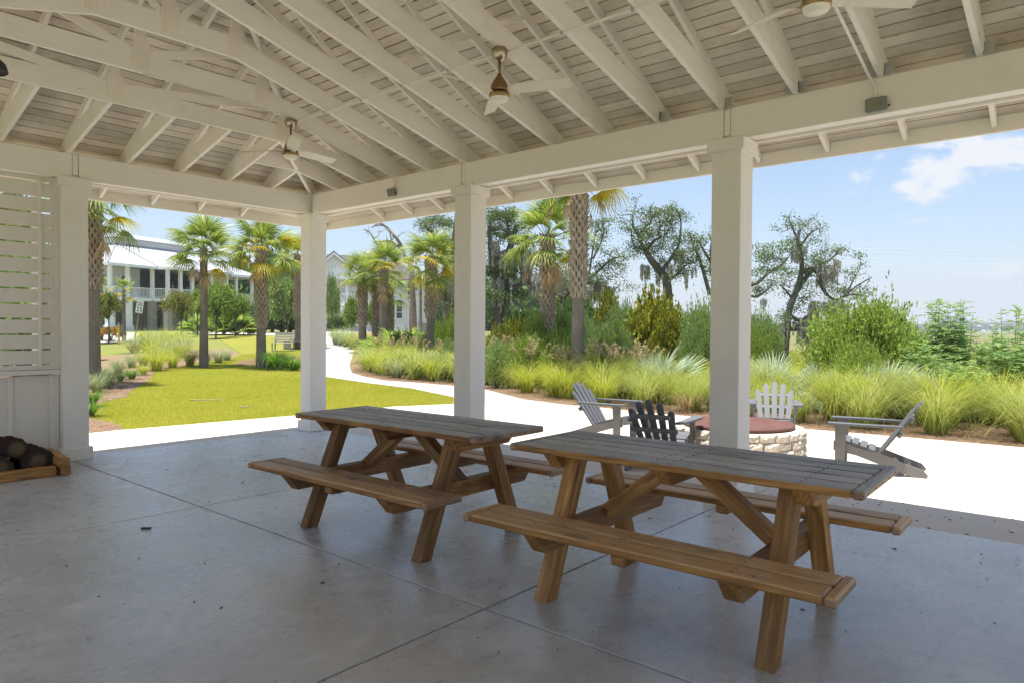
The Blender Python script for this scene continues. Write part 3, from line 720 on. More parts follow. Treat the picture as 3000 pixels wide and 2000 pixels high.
# ------------------------------------------------------------------ adirondack chairs
M_adi = flat('grey_recycled_plastic', (.125, .13, .137), .5, 0, .06, 2)
M_adid = flat('grey_plastic_frame', (.18, .178, .175), .5, 0, .06, 2)
def adirondack():
    t = thing('adirondack_chair', 'x', 'chair', (0, 0, 0), 0, 'adirondack chairs round the fire pit')
    I = Matrix.Identity(4)
    def pl(name, poly, n, w, mat=M_adid): return MB().prism(poly, n, w).build(name, mat, t)
    back = Vector((0, -.42, .62)).normalized()        # reclining direction
    piv = Vector((0, -.13, .215)); nb = back.cross(Vector((1, 0, 0)))
    for i in range(5):
        u = i-2; Lb = .72-.036*u*u; lean = u*.055
        d = (back+Vector((lean*.9, 0, 0))).normalized(); w0, w1 = .034, .039
        x0 = u*.090; side = Vector((1, 0, 0))
        a = piv+Vector((x0, 0, 0)); b = a+d*(Lb-.05)
        pts = [a-side*w0, a+side*w0, b+side*w1]
        for q in (.25, .5, .75): pts.append(b+d*.055*math.sin(q*PI)+side*w1*math.cos(q*PI)+Vector((0, 0, u*-.0)))
        pts.append(b-side*w1)
        pl('back_slat', pts, nb, .022, M_adi)
    for k, h in enumerate((.30, .50)):
        c = piv+back*h-nb*(-.024 if nb.y > 0 else .024); c = piv+back*h+Vector((0, -.026, -.016))
        MB().box(c, (.56 if k == 0 else .45, .034, .055), .006, Matrix.Rotation(math.radians(34), 3, 'X')).build('back_rail', M_adid, t)
    ys = [(.285, .345), (.205, .335), (.12, .315), (.035, .285), (-.05, .255)]
    for y, z in ys:
        MB().box((0, y, z), (.50, .072, .022), .005, Matrix.Rotation(math.radians(16), 3, 'X')).build('seat_slat', M_adi, t)
    MB().box((0, .325, .30), (.50, .022, .075), .005).build('seat_slat', M_adi, t)
    for s in (1, -1):
        x = s*.235
        pl('side_rail', [(x, .34, .34), (x, .34, .235), (x, .10, .19), (x, -.20, .085), (x, -.46, 0), (x, -.58, 0), (x, -.60, .03), (x, -.55, .085), (x, -.36, .15), (x, -.12, .235), (x, .06, .27), (x, .22, .325)], (1, 0, 0), .030)
        pl('front_leg', [(s*.272, .32, 0), (s*.272, .225, 0), (s*.272, .205, .53), (s*.272, .325, .53)], (1, 0, 0), .030)
        pl('arm', [(s*.245, .40, .545), (s*.36, .40, .545), (s*.385, .30, .545), (s*.375, .0, .545), (s*.345, -.30, .545), (s*.30, -.36, .545), (s*.262, -.36, .545), (s*.262, .05, .545)], (0, 0, 1), .024, M_adi)
        pl('arm_bracket', [(s*.295, .30, .53), (s*.295, .20, .53), (s*.295, .255, .41)], (1, 0, 0), .022)
    MB().box((0, -.42, .065), (.45, .03, .05), .005, Matrix.Rotation(math.radians(25), 3, 'X')).build('stretcher', M_adid, t)
    MB().box((0, -.30, .115), (.45, .08, .018), .004, Matrix.Rotation(math.radians(25), 3, 'X')).build('stretcher', M_adid, t)
    return t
ch = adirondack()
chairs = [((8.62, 5.52), -174, 'grey adirondack chair facing right, left of the fire pit by the grass bed'),
          ((7.47, 4.02), -80, 'adirondack chair turned away, its dark slatted back towards the pavilion'),
          ((10.25, 3.72), 110, 'grey adirondack chair facing the pavilion from behind the fire pit'),
          ((8.80, 2.12), 12, 'adirondack chair seen from the side on the bare patio, right of the fire pit')]
PZ = -.045
for i, ((x, y), a, lb) in enumerate(chairs):
    M = Matrix.Translation((x, y, PZ)) @ Matrix.Rotation(math.radians(a), 4, 'Z')
    if i < len(chairs)-1: c = dup(ch, M)
    else:
        c = ch
        for q in ch.children: WM[q] = M
        c.matrix_basis = M
    c['label'] = lb
# ------------------------------------------------------------------ fire pit
def stone_mat():
    m = Mat('buff_split_stone'); w = m.co('Object', rnd=True); n = m.noise(w, 4, 6, .65); n2 = m.noise(w, 22, 5, .7)
    c = m.mix(n, (.52, .46, .38), (.64, .59, .51)); c = m.mix(m.rng(n2, .55, .8, 0, .5), c, (.34, .28, .22))
    m.set('Base Color', c).set('Roughness', .9).set('Specular IOR Level', .15); m.bump(n2, .5, .015); return m.m
M_stone = stone_mat()
PX, PY = 8.54, 3.55
pit = thing('fire_pit', 'round fire pit of buff stone blocks under a red brown steel lid', 'fire pit', (PX, PY, PZ))
RO, RI, CH = .80, .57, .098
random.seed(8)
vari = []
for v in range(8):
    nst = 25; da = 2*PI/nst; nx, nz_ = 6, 4; vs = []
    for k in range(nz_+1):
        for i in range(nx+1):
            a = -da/2+.005+(da-.010)*i/nx; e = 1-abs(2*i/nx-1)**4; f = 1-abs(2*k/nz_-1)**4
            r = RO-.018+.018*e*f+random.uniform(-.008, .008)
            vs.append((r*math.cos(a), r*math.sin(a), .002+(CH-.004)*k/nz_))
    fs = [(k*(nx+1)+i, k*(nx+1)+i+1, (k+1)*(nx+1)+i+1, (k+1)*(nx+1)+i) for k in range(nz_) for i in range(nx)]
    b0 = len(vs)
    for k in (0, 1):
        for i in range(nx+1):
            a = (-da/2+.005+(da-.010)*i/nx); vs.append((RI*math.cos(a), RI*math.sin(a), .004+(CH-.008)*k))
    t0 = nz_*(nx+1)
    for i in range(nx):
        fs += [(t0+i, t0+i+1, b0+nx+1+i+1, b0+nx+1+i), (b0+i, b0+i+1, i+1, i), (b0+nx+1+i, b0+nx+2+i, b0+i+1, b0+i)]
    for i in (0, nx):
        col = [k*(nx+1)+i for k in range(nz_+1)]; fs.append(tuple(col+[b0+nx+1+i, b0+i]))
    vari.append(MB().add(vs, fs).mesh(M_stone))
for k in range(4):
    off = random.uniform(0, 1)
    for i in range(25):
        put('stone', random.choice(vari), pit, Matrix.Translation((PX, PY, PZ+.004+k*CH)) @ Matrix.Rotation(2*PI*(i+off+.5*(k % 2))/25+random.uniform(-.006, .006), 4, 'Z') @ Matrix.Scale(random.uniform(.985, 1.012), 4, (1, 0, 0)))
def lid_mat():
    m = Mat('red_oxide_steel'); w = m.co('Object'); n = m.noise(w, 5, 6, .65); n2 = m.noise(w, 28, 4, .6)
    c = m.mix(m.rng(n, .3, .7), (.11, .042, .027), (.15, .062, .042)); c = m.mix(m.rng(n2, .62, .75, 0, .5), c, (.24, .14, .11))
    m.set('Base Color', c).set('Roughness', .55).set('Specular IOR Level', .4); return m.m
MB().lathe([(.0, .012), (.30, .010), (.48, .012), (.54, .026), (.645, .044), (.668, .042), (.672, .022), (.66, .004), (.0, .002)], (PX, PY, PZ+.397), 72).build('lid', lid_mat(), pit)
# ------------------------------------------------------------------ firewood crib
crib = thing('timber_crib', 'low crib of new yellow timbers holding firewood against the screen wall', 'timber crib', (2.0, 8.6, 0))
def pt(name, a, b, w, h):
    a, b = Vector(a), Vector(b); board(name, (b-a).length, w, h, frame((a+b)/2, b-a, Vector((0, 0, 1)).cross(b-a)), M_pine2, crib, .006)
pt('timber', (.7, 8.395, .052), (2.455, 8.325, .052), .09, .10)
pt('timber', (2.527, 8.24, .052), (2.585, 8.96, .052), .09, .10)
pt('timber', (.7, 8.98, .052), (2.455, 8.95, .052), .09, .10)
pt('timber', (2.50, 8.20, .146), (2.57, 9.04, .146), .105, .085)
def bark_mat(name, a, b, sc=9):
    m = Mat(name); w = m.co('Object', (1, 1, 1)); n = m.noise(w, sc, 6, .7); v = m.voro(m.co('Object', (1, .35, 1)), 22)
    c = m.mix(n, a, b); c = m.mix(m.rng(v, .0, .3, .7, 0), c, tuple(q*.35 for q in a))
    m.set('Base Color', c).set('Roughness', .95).set('Specular IOR Level', .1); m.bump(v, .9, .03); return m.m
M_bark = bark_mat('dark_pine_bark', (.03, .018, .014), (.06, .03, .022))
def cut_mat():
    m = Mat('weathered_cut_end'); w = m.co('Object'); n = m.noise(w, 9, 6, .7)
    d = m.node('ShaderNodeVectorMath', operation='LENGTH'); mp = m.co('Object', (1, 0, 1)); m.l.new(mp, d.inputs[0])
    c = m.mix(m.rng(d.outputs['Value'], .05, .09), (.13, .085, .05), (.028, .02, .016)); c = m.mix(m.rng(n, .5, .75, 0, .7), c, (.04, .03, .025))
    m.set('Base Color', c).set('Roughness', .9); return m.m
M_cut = cut_mat()
def log(x, y0, y1, z, r, label, seed):
    random.seed(seed); n = 22; t = thing('firewood_log', label, 'log', (x, y0, z))
    vs = []; pr = [1+random.uniform(-.09, .09) for _ in range(n)]
    ys = [y0+(y1-y0)*i/5 for i in range(6)]
    for y in ys:
        for j in range(n):
            a = 2*PI*j/n; q = r*pr[j]*random.uniform(.90, 1.07); vs.append((x+q*math.cos(a), y, z+q*math.sin(a)*.92))
    MB().add(vs, [(i*n+j, (i+1)*n+j, (i+1)*n+(j+1) % n, i*n+(j+1) % n) for i in range(5) for j in range(n)]).build('bark', M_bark, t)
    MB().add(vs[:n], [tuple(range(n))]).build('cut_end', M_cut, t); MB().add(vs[-n:], [tuple(range(n))[::-1]]).build('cut_end', M_cut, t)
log(2.335, 8.44, 8.90, .150, .150, 'fat dark log with a pale worn cut end, beside the crib end timber', 1)
log(2.00, 8.45, 8.90, .125, .125, 'smaller dark log lying left of the fat one in the crib', 2)
log(2.17, 8.52, 8.91, .29, .11, 'rough barked log resting on top of the two others', 3)
# ------------------------------------------------------------------ litter on the floor, twigs on the lawn
M_litter = flat('dry_litter', (.055, .035, .025), .9)
random.seed(12); b = MB()
for _ in range(170):
    x, y = random.uniform(.6, 6.2), random.uniform(.4, 9.0); s = random.uniform(.004, .011); a = random.uniform(0, PI); l = s*random.choice((1, 1, 1.5, 2))
    d = Vector((math.cos(a), math.sin(a), 0)); e = Vector((-d.y, d.x, 0)); c = Vector((x, y, .002))
    b.add([c-d*l, c+e*s*.7, c+d*l, c-e*s*.7, c+Vector((0, 0, s*.7))], [(0, 1, 4), (1, 2, 4), (2, 3, 4), (3, 0, 4)])
for _ in range(110):
    x, y = random.uniform(6.4, 7.3), random.uniform(-.5, 3.0); s = random.uniform(.006, .014); a = random.uniform(0, PI)
    d = Vector((math.cos(a), math.sin(a), 0)); e = Vector((-d.y, d.x, 0)); c = Vector((x, y, PZ+.002))
    b.add([c-d*s*1.6, c+e*s*.5, c+d*s*1.6, c-e*s*.5, c+Vector((0, 0, s*.5))], [(0, 1, 4), (1, 2, 4), (2, 3, 4), (3, 0, 4)])
tag(b.build('leaf_litter', M_litter), 'scattered dark specks of leaf litter and grit on the pavilion floor', 'litter', kind='stuff')
t = thing('bark_chip', 'dark curled bark chip lying alone on the concrete floor', 'bark chip', (2.255, 5.597, 0), .3)
MB().box((2.255, 5.597, .009), (.075, .022, .012), .004, Matrix.Rotation(-.75, 3, 'Z')).build('chip', M_litter, t)
M_twig = flat('pale_dry_twig', (.36, .28, .18), .9)
def twig(px, py, l, a, label, seed):
    random.seed(seed); d = 1.63*FOC/(py-(962+.006*(px-1500))); o = at(px, d, -.04); t = thing('fallen_twig', label, 'twig', o)
    u = Vector((math.sin(YAW+a), -math.cos(YAW+a), 0)); p = [o+u*l*(i/6-.5)+Vector((random.uniform(-.02, .02), random.uniform(-.02, .02), .02+random.uniform(0, .015))) for i in range(7)]
    MB().tube(p, [.012, .013, .012, .011, .009, .008, .004], 6).build('stem', M_twig, t)
    MB().tube([p[4], p[4]+u*.12+Vector((.04, .05, .03)), p[4]+u*.25+Vector((.1, .1, .04))], [.006, .005, .003], 5).build('side_twig', M_twig, t)
twig(600, 1180, .62, .05, 'longest pale twig lying on the middle of the lawn', 1)
twig(717, 1202, .22, -.05, 'short pale twig on the lawn nearest the corner column', 2)
twig(350, 1172, .36, .1, 'pale twig on the lawn edge beside the left mulch bed', 3)
# ------------------------------------------------------------------ vegetation
GAIN = 1.55
def leafmat(name, stops, trans=.35, rough=.55, patch=None):
    m = Mat(name); stops = [(a, tuple(min(.8, q*GAIN) for q in c)) for a, c in stops]; g = m.node('ShaderNodeNewGeometry'); c = m.ramp(g.outputs['Random Per Island'], stops)
    if patch:
        n = m.noise(m.co('World'), patch[0], 3, .5); c = m.mix(m.rng(n, .42, .62, 0, patch[2]), c, patch[1])
    m.set('Base Color', c).set('Roughness', rough).set('Specular IOR Level', .25)
    t = m.node('ShaderNodeBsdfTranslucent'); h = m.node('ShaderNodeHueSaturation'); h.inputs['Saturation'].default_value = 1.1; h.inputs['Value'].default_value = 1.25; m.l.new(c, h.inputs['Color']); m.l.new(h.outputs[0], t.inputs[0])
    x = m.node('ShaderNodeMixShader'); x.inputs[0].default_value = trans; m.l.new(m.b.outputs[0], x.inputs[1]); m.l.new(t.outputs[0], x.inputs[2]); m.l.new(x.outputs[0], m.out.inputs[0]); return m.m
G3 = lambda a, b, c: [(0, a), (.5, b), (1, c)]
M_muhly = leafmat('muhly_grass_blades', [(0, (.10, .14, .03)), (.45, (.20, .24, .055)), (.85, (.29, .30, .09)), (1, (.36, .29, .14))], .4)
M_muhly2 = leafmat('yellow_green_blades', [(0, (.13, .17, .02)), (.5, (.24, .27, .035)), (.9, (.33, .33, .06)), (1, (.36, .29, .12))], .4)
M_muhly3 = leafmat('grey_green_blades', [(0, (.09, .12, .05)), (.5, (.17, .21, .10)), (.9, (.26, .27, .15)), (1, (.33, .28, .18))], .4)
M_lirio = leafmat('deep_green_blades', [(0, (.035, .085, .012)), (.6, (.08, .16, .02)), (1, (.18, .26, .04))], .3)
M_dryb = leafmat('dry_tan_blades', [(0, (.24, .17, .09)), (.6, (.34, .26, .15)), (1, (.22, .22, .08))], .3)
M_plume = leafmat('tan_seed_plumes', G3((.24, .19, .10), (.32, .26, .15), (.38, .31, .19)), .3)
M_lawnb = leafmat('lawn_blades', [(0, (.17, .195, .022)), (.4, (.255, .27, .032)), (.85, (.32, .315, .045)), (1, (.35, .30, .10))], .5, patch=(.35, (.50, .46, .09), .5))
M_straw = leafmat('pine_straw', G3((.12, .065, .038), (.22, .14, .085), (.30, .22, .15)), .1)
M_palm = leafmat('palm_frond_green', [(0, (.06, .10, .022)), (.5, (.145, .195, .042)), (.85, (.24, .27, .07)), (1, (.34, .31, .09))], .35, .4)
M_palmy = leafmat('palm_frond_yellow', G3((.22, .22, .02), (.34, .28, .025), (.42, .30, .04)), .35, .45)
M_palmd = leafmat('dead_palm_frond', G3((.20, .13, .075), (.30, .20, .12), (.38, .28, .18)), .2, .8)
M_saw = leafmat('silver_palmetto', G3((.17, .22, .15), (.26, .31, .23), (.36, .39, .30)), .25, .45)
M_myrt = leafmat('wax_myrtle_leaves', G3((.10, .15, .045), (.19, .26, .085), (.28, .34, .13)), .4)
M_gold = leafmat('golden_holly_leaves', [(0, (.05, .08, .014)), (.4, (.15, .165, .022)), (.8, (.27, .25, .03)), (1, (.36, .31, .05))], .35)
M_bacc = leafmat('groundsel_leaves', [(0, (.09, .14, .03)), (.5, (.20, .27, .055)), (.9, (.30, .36, .09)), (1, (.34, .29, .10))], .45)
M_sesb = leafmat('feathery_leaflets', [(0, (.10, .18, .08)), (.5, (.19, .28, .12)), (.93, (.28, .36, .12)), (1, (.48, .36, .03))], .45)
M_oak = leafmat('live_oak_leaves', G3((.035, .06, .02), (.08, .115, .035), (.15, .185, .065)), .3, .45)
M_moss = leafmat('spanish_moss', G3((.20, .19, .16), (.30, .285, .24), (.40, .38, .33)), .25, .9)
M_tree = leafmat('bright_maple_leaves', [(0, (.07, .12, .025)), (.5, (.15, .22, .045)), (.9, (.25, .31, .08)), (1, (.33, .33, .10))], .4)
M_tree2 = leafmat('soft_green_leaves', G3((.09, .14, .04), (.17, .23, .075), (.26, .31, .11)), .4)
M_crape = leafmat('crape_myrtle_leaves', [(0, (.07, .12, .02)), (.55, (.13, .19, .035)), (.8, (.22, .17, .05)), (1, (.34, .14, .10))], .35)
M_hedge = leafmat('dark_hedge_leaves', G3((.025, .05, .012), (.05, .09, .02), (.09, .14, .03)), .25)
M_rust = leafmat('rusty_shrub_leaves', G3((.13, .12, .025), (.26, .15, .03), (.34, .20, .05)), .3)
M_flower = flat('yellow_blossom', (.55, .40, .02), .6)
def trunkmat(name, a, b, sx=(1, 1, 1), sc=8):
    m = Mat(name); n = m.noise(m.co('Object', sx), sc, 6, .7); n2 = m.noise(m.co('World'), 2.5, 4, .6)
    m.set('Base Color', m.mix(m.rng(n2, .4, .7, 0, .4), m.mix(m.rng(n, .3, .7), a, b), tuple(q*.5 for q in a))).set('Roughness', .95).set('Specular IOR Level', .1); m.bump(n, .8, .03); return m.m
M_ptr = trunkmat('palm_trunk', (.20, .165, .13), (.30, .26, .21), (2, 2, 12), 3)
M_boot = trunkmat('palm_boot', (.34, .27, .20), (.50, .43, .34), (1, 1, 1), 7)
M_oakb = trunkmat('oak_bark', (.10, .085, .068), (.20, .175, .145), (1, 1, 1), 6)
M_pale = trunkmat('pale_bark', (.24, .21, .17), (.34, .30, .25), (1, 1, 1), 6)
rs = np.random.default_rng(5)
def unit(v): return v/np.maximum(np.linalg.norm(v, axis=-1, keepdims=True), 1e-9)
# --- grass clumps
def clump(n, h, spread, width, droop, mat, seed, stiff=.5, seg=4, plume=0):
    r = np.random.default_rng(seed); az = r.uniform(0, 2*PI, n); lean = np.abs(r.normal(0, 1, n))*spread; L = h*r.uniform(.65, 1.12, n)*(1+.15*lean)
    base = np.stack([np.cos(az), np.sin(az)], -1)*(r.uniform(0, 1, n)[:, None]**.7)*.15*h
    t = np.linspace(0, 1, seg+1); V = np.zeros((n, seg+1, 2, 3)); d = np.stack([np.cos(az), np.sin(az)], -1); ph = r.normal(0, .25, n)
    for i, q in enumerate(t):
        th = lean*(.35+.65*q)+droop*q*q*r.uniform(.6, 1.3, n)
        out = L*q*np.sin(np.clip(th, 0, 2.2))*(1-.12*q); up = L*q*np.cos(np.clip(th, 0, 2.0)*.82)
        dd = np.stack([np.cos(az+ph*q), np.sin(az+ph*q)], -1)
        c = np.concatenate([base+dd*out[:, None], np.maximum(up, .01)[:, None]], -1)
        w = width*(1-.92*q)*r.uniform(.7, 1.2, n); s = np.stack([-dd[:, 1], dd[:, 0], np.zeros(n)], -1)*w[:, None]
        V[:, i, 0] = c-s; V[:, i, 1] = c+s
    idx = np.arange(n*(seg+1)*2).reshape(n, seg+1, 2)
    F = np.stack([idx[:, :-1, 0], idx[:, :-1, 1], idx[:, 1:, 1], idx[:, 1:, 0]], -1).reshape(-1, 4)
    return npmesh(V.reshape(-1, 3), F, mat)
def leaves(P, D, L, Wd, r):
    "diamond leaves at P along D"
    n = len(P); D = unit(D); s = unit(np.cross(D, unit(r.normal(size=(n, 3))))); L = np.broadcast_to(L, (n,))[:, None]; Wd = np.broadcast_to(Wd, (n,))[:, None]
    V = np.stack([P, P+D*L*.5-s*Wd, P+D*L, P+D*L*.5+s*Wd], 1)
    return V.reshape(-1, 3), np.arange(4*n).reshape(n, 4)
def clean(M_): return M_
mesh_muhly = [clump(520, .92, .50, .0036, .85, M_muhly, s) for s in (1, 2, 3)]
mesh_muhly2 = [clump(500, .90, .54, .0042, .9, M_muhly2, s) for s in (4, 5, 6)]
mesh_muhly3 = [clump(460, .84, .52, .0038, .9, M_muhly3, s) for s in (7, 8)]
mesh_far = [clump(230, .95, .55, .009, .9, m, s, seg=3) for m, s in ((M_muhly, 11), (M_muhly2, 12), (M_muhly3, 13))]
mesh_lirio = [clump(260, .62, .55, .010, .9, M_lirio, s) for s in (21, 22)]
mesh_dry = [clump(240, .48, .55, .004, .8, M_dryb, s) for s in (31, 32)]
def plumes(seed):
    r = np.random.default_rng(seed); b = MB(); V = []; F = []; off = 0
    for _ in range(16):
        a = r.uniform(0, 2*PI); l = abs(r.normal(0, .22)); h = r.uniform(.95, 1.25); d = np.array([math.cos(a), math.sin(a)])
        p = [(d[0]*l*q**1.5*h, d[1]*l*q**1.5*h, h*q*(1-.06*q)) for q in (0, .35, .7, 1)]
        b.tube(p, [.003, .003, .0025, .002], 3, cap=False)
        top = np.array(p[-1]); n = 26; t = r.uniform(0, 1, n); dirv = unit(np.array([d[0]*l*1.6+.12, d[1]*l*1.6+.05, .8]))
        P = top+dirv*(t[:, None]*.20)-np.array([0, 0, .03])*t[:, None]**2; D = dirv+r.normal(0, .5, (n, 3)); v, f = leaves(P, D, .07, .010, r)
        V.append(v); F.append(f+off); off += len(v)
    me = b.mesh(M_plume); return me, npmesh(np.concatenate(V), np.concatenate(F), M_plume)
PLM = [plumes(s) for s in (1, 2)]
BASEM = MB().lathe([(.0, .10), (.05, .09), (.09, .03), (.10, -.03)], n=9).mesh(M_dryb)
def grass(x, y, meshes, s, label, group, cat='ornamental grass', name='grass_clump', z=None, crown=True):
    "one clump: blades plus its short thatch base"
    o = put(name, random.choice(meshes), None, Matrix.Translation((x, y, hz(x, y)+.01 if z is None else z)) @ Matrix.Rotation(random.uniform(0, 6.3), 4, 'Z') @ Matrix.Diagonal((s*random.uniform(.95, 1.2), s*random.uniform(.95, 1.2), s, 1)))
    tag(o, label, cat, group)
    if crown: put('grass_base', BASEM, o, WM[o])
    return o
def offs(poly, i, t, d):
    (x1, y1), (x2, y2) = poly[i], poly[i+1]; L = math.hypot(x2-x1, y2-y1); return x1+(x2-x1)*t+(y1-y2)/L*-d, y1+(y2-y1)*t+(x2-x1)/L*-d
def edge_pts(poly, step, d, jit):
    out = []; acc = 0
    for i in range(len(poly)-1):
        L = math.dist(poly[i], poly[i+1]); u = acc
        while u < L:
            x, y = offs(poly, i, u/L, d); out.append((x+random.uniform(-jit, jit), y+random.uniform(-jit, jit))); u += step
        acc = u-L
    return out
random.seed(21)
EDGE = MULCH_R[2:-1]
def infront(x, y): return x*math.cos(YAW)+y*math.sin(YAW) > 6
def lat(x, y): return (x*math.sin(YAW)-y*math.cos(YAW))/max(.1, x*math.cos(YAW)+y*math.sin(YAW))
cnt = 0
for row, (d, st, jit) in enumerate(((-.85, 1.12, .2), (-1.75, 1.05, .3), (-2.6, 1.05, .3), (-3.4, 1.15, .4), (-4.3, 1.3, .5))):
    for x, y in edge_pts(EDGE, st, d, jit):
        if not infront(x, y) or abs(lat(x, y)) > .80: continue
        dist = math.hypot(x, y)
        if dist > 32: st2 = mesh_far
        far = dist > 20
        if far and row > 3: continue
        k = random.random()
        if far: ms = mesh_far
        else: ms = mesh_muhly2 if k < .5 else mesh_muhly
        L = lat(x, y)
        zone = next(w for v, w in ((.68, 'at the right picture edge'), (.60, 'before the feathery shrubs'), (.53, 'right of the side-on chair'), (.46, 'below the bright round bush'), (.39, 'right of the third column'), (.32, 'behind the third column'), (.25, 'behind the dark backed chair'), (.18, 'left of the silver palmetto'), (.12, 'right of the tall bare trunk'), (.06, 'at the tall bare palm trunk'), (0, 'below the booted palm'), (-.06, 'right of the second column'), (-.12, 'left of the second column'), (-.18, 'below the yellow tipped palm'), (-9, 'where the path bends')) if L > v)
        grass(x, y, ms, random.uniform(1.0, 1.35)*(.95 if row == 0 else 1.1), '%s row yellow green grass clump in the long bed, %s' % (('front', 'second', 'third', 'fourth', 'rear')[row], zone), 'muhly grass clumps in the long mulch bed', crown=row < 2 and not far); cnt += 1
for x, y, s in ((12.75, 6.35, 1.0), (12.55, 5.25, .9)):
    grass(x, y, mesh_dry, 1.1*s, 'small straw coloured dry tuft at the mulch edge behind the chairs', 'dry tufts at the mulch edge', name='dry_grass_tuft')
# seed-head grasses behind the bed
M0 = at(1500, 20)
for px, d in [(1110, 27), (1150, 26), (1180, 27), (1215, 25), (1245, 26), (1290, 24), (1315, 25), (1440, 20), (1475, 19.5), (1500, 20), (1560, 18.6), (1640, 18.5), (1660, 17.6), (1745, 17), (1780, 17.4), (1800, 16.8), (1835, 17.2), (1870, 16.5), (1890, 17)]:
    p = at(px, d); i = random.randrange(2)
    o = put('plume_grass', PLM[i][0], None, Matrix.Translation((p.x, p.y, hz(p.x, p.y))) @ Matrix.Rotation(random.uniform(-.6, .6), 4, 'Z') @ Matrix.Scale(random.uniform(.88, 1.05), 4))
    tag(o, 'tall grass with nodding tan seed plumes between the green clumps and the shrubs', 'plume grass', 'plume grasses along the back of the bed')
    put('seed_plume', PLM[i][1], o, WM[o], kind='stuff')
# left bed clumps, hand placed by what the picture shows
for px, d, s, ms, lb in [
    (458, 25.5, 1.08, mesh_muhly2, 'big bright muhly clump at the lawn edge, first of the left bed row'), (505, 27, 1.0, mesh_muhly2, 'muhly clump second in the left bed row'), (556, 28, 1.0, mesh_muhly, 'muhly clump in the left bed row below the dark palm trunk'),
    (600, 28.6, .9, mesh_muhly3, 'greyish clump at the foot of the dark trunked palm'), (640, 30, .95, mesh_muhly3, 'wide grey green clump at the tip of the left bed'), (665, 31.5, .85, mesh_muhly3, 'last small clump at the tip of the left bed'),
    (420, 28, 1.0, mesh_muhly, 'muhly clump behind the bright one in the left bed'), (480, 31, 1.05, mesh_muhly, 'tall muhly clump in the second row of the left bed'), (530, 33, 1.0, mesh_muhly2, 'yellowish muhly clump in the second row of the left bed'), (385, 27, .9, mesh_muhly3, 'soft grey clump beside the pale gravel on the left'),
    (345, 24, .9, mesh_muhly3, 'feathery grey clump between the gravel and the leaning palm'), (300, 20.5, .85, mesh_muhly3, 'grey green clump at the foot of the left palm trunk'), (318, 18.6, .8, mesh_muhly3, 'rounded dark grey green clump on the left mulch'), (283, 17.2, .8, mesh_muhly3, 'shaggy clump half hidden by the left column'),
    (352, 20.5, .62, mesh_lirio, 'deep green strap leaved clump behind the grey one'), (385, 21.5, .7, mesh_lirio, 'green strap leaved clump at the mulch edge'), (420, 23.4, .55, mesh_muhly2, 'small yellow green tuft alone on the mulch'), (268, 14.2, .7, mesh_lirio, 'green tuft touching the left column at lawn level'), (262, 12.6, .55, mesh_lirio, 'tuft by the column near the paving corner')]:
    p = at(px, d); grass(p.x, p.y, ms, s*1.05, lb, 'clumps in the left bed')
for i, (px, d, s) in enumerate([(395, 36, 1.35), (430, 37, 1.4), (470, 36, 1.4), (505, 38, 1.45), (540, 37, 1.4), (415, 41, 1.4), (455, 41, 1.45), (495, 42, 1.45), (530, 42, 1.4), (445, 33, 1.2), (490, 33, 1.2), (525, 34, 1.2)]):
    p = at(px, d); grass(p.x, p.y, mesh_far, s, 'tall soft green grass clump in the mass before the clubhouse piers', 'grass mass before the clubhouse', crown=False)
for px, d, s, ms, lb in [(800, 26.4, 1.25, mesh_lirio, 'big dark green arching clump on the mulch island beside the palm'), (842, 27.2, .9, mesh_lirio, 'green arching clump between the island palm and the corner column'), (862, 26.0, .9, mesh_lirio, 'smaller arching clump against the corner column'), (815, 29, 1.0, mesh_lirio, 'arching clump at the back of the mulch island')]:
    p = at(px, d); grass(p.x, p.y, ms, s*1.25, lb, 'clumps on the mulch island')
for i, (px, d) in enumerate([(985, 44), (1000, 43), (1015, 42), (1035, 40), (1050, 41), (1070, 40), (1090, 38), (990, 47), (1022, 46)]):
    p = at(px, d); grass(p.x, p.y, [mesh_far[2], mesh_far[0]], 1.3, 'grey green clump where the path bends away behind the corner column', 'clumps at the path bend', crown=False)
# --- saw palmettos, palms
def fan_leaf(nl, rad, arc, petiole, droop, w, mat, seed, fold=.15, tip=.35):
    "one palmate frond: petiole along +X then leaflets"
    r = random.Random(seed); b = MB()
    pp = [Vector((petiole*q, 0, .12*petiole*q*(1-q)*4*.3)) for q in (0, .33, .66, 1)]
    b.tube(pp, [.018, .014, .011, .009], 4, cap=False)
    o = pp[-1]
    for i in range(nl):
        a = (i/(nl-1)-.5)*arc; L = rad*(1-.25*abs(a/arc*2)**1.5)*r.uniform(.9, 1.05)
        rows_ = []
        for q in (0, .3, .62, .85, 1):
            z = -droop*L*max(0, q-.15)**2-(tip*L*max(0, q-.7)**1.5)
            ww = w*(.30 if q == 0 else 1.0 if q == .3 else .95 if q == .62 else .5 if q == .85 else .08)
            c = o+Vector((math.cos(a)*L*q+.10*rad*q, math.sin(a)*L*q, z+.04*rad*math.cos(a*1.6)*q+r.uniform(-.012, .012)*q))
            s = Vector((-math.sin(a), math.cos(a), .25*(-1)**i))
            rows_.append((c-s*ww, c+s*ww))
        vs = [v for p in rows_ for v in p]; b.add(vs, [(2*k, 2*k+1, 2*k+3, 2*k+2) for k in range(4)])
    return b.mesh(mat)
FR_G = [fan_leaf(26, .78, 4.1, .75, .55, .020, M_palm, s) for s in (1, 2, 3)]+[fan_leaf(24, .72, 3.6, .85, .8, .020, M_palm, 4)]
FR_Y = [fan_leaf(24, .70, 3.8, .75, .7, .020, M_palmy, s) for s in (5, 6)]
FR_D = [fan_leaf(13, .62, 1.3, .85, .55, .017, M_palmd, s, tip=.25) for s in (7, 8, 9)]
FR_S = [fan_leaf(22, .52, 3.3, .45, .12, .014, M_saw, s, tip=.08) for s in (9, 10)]
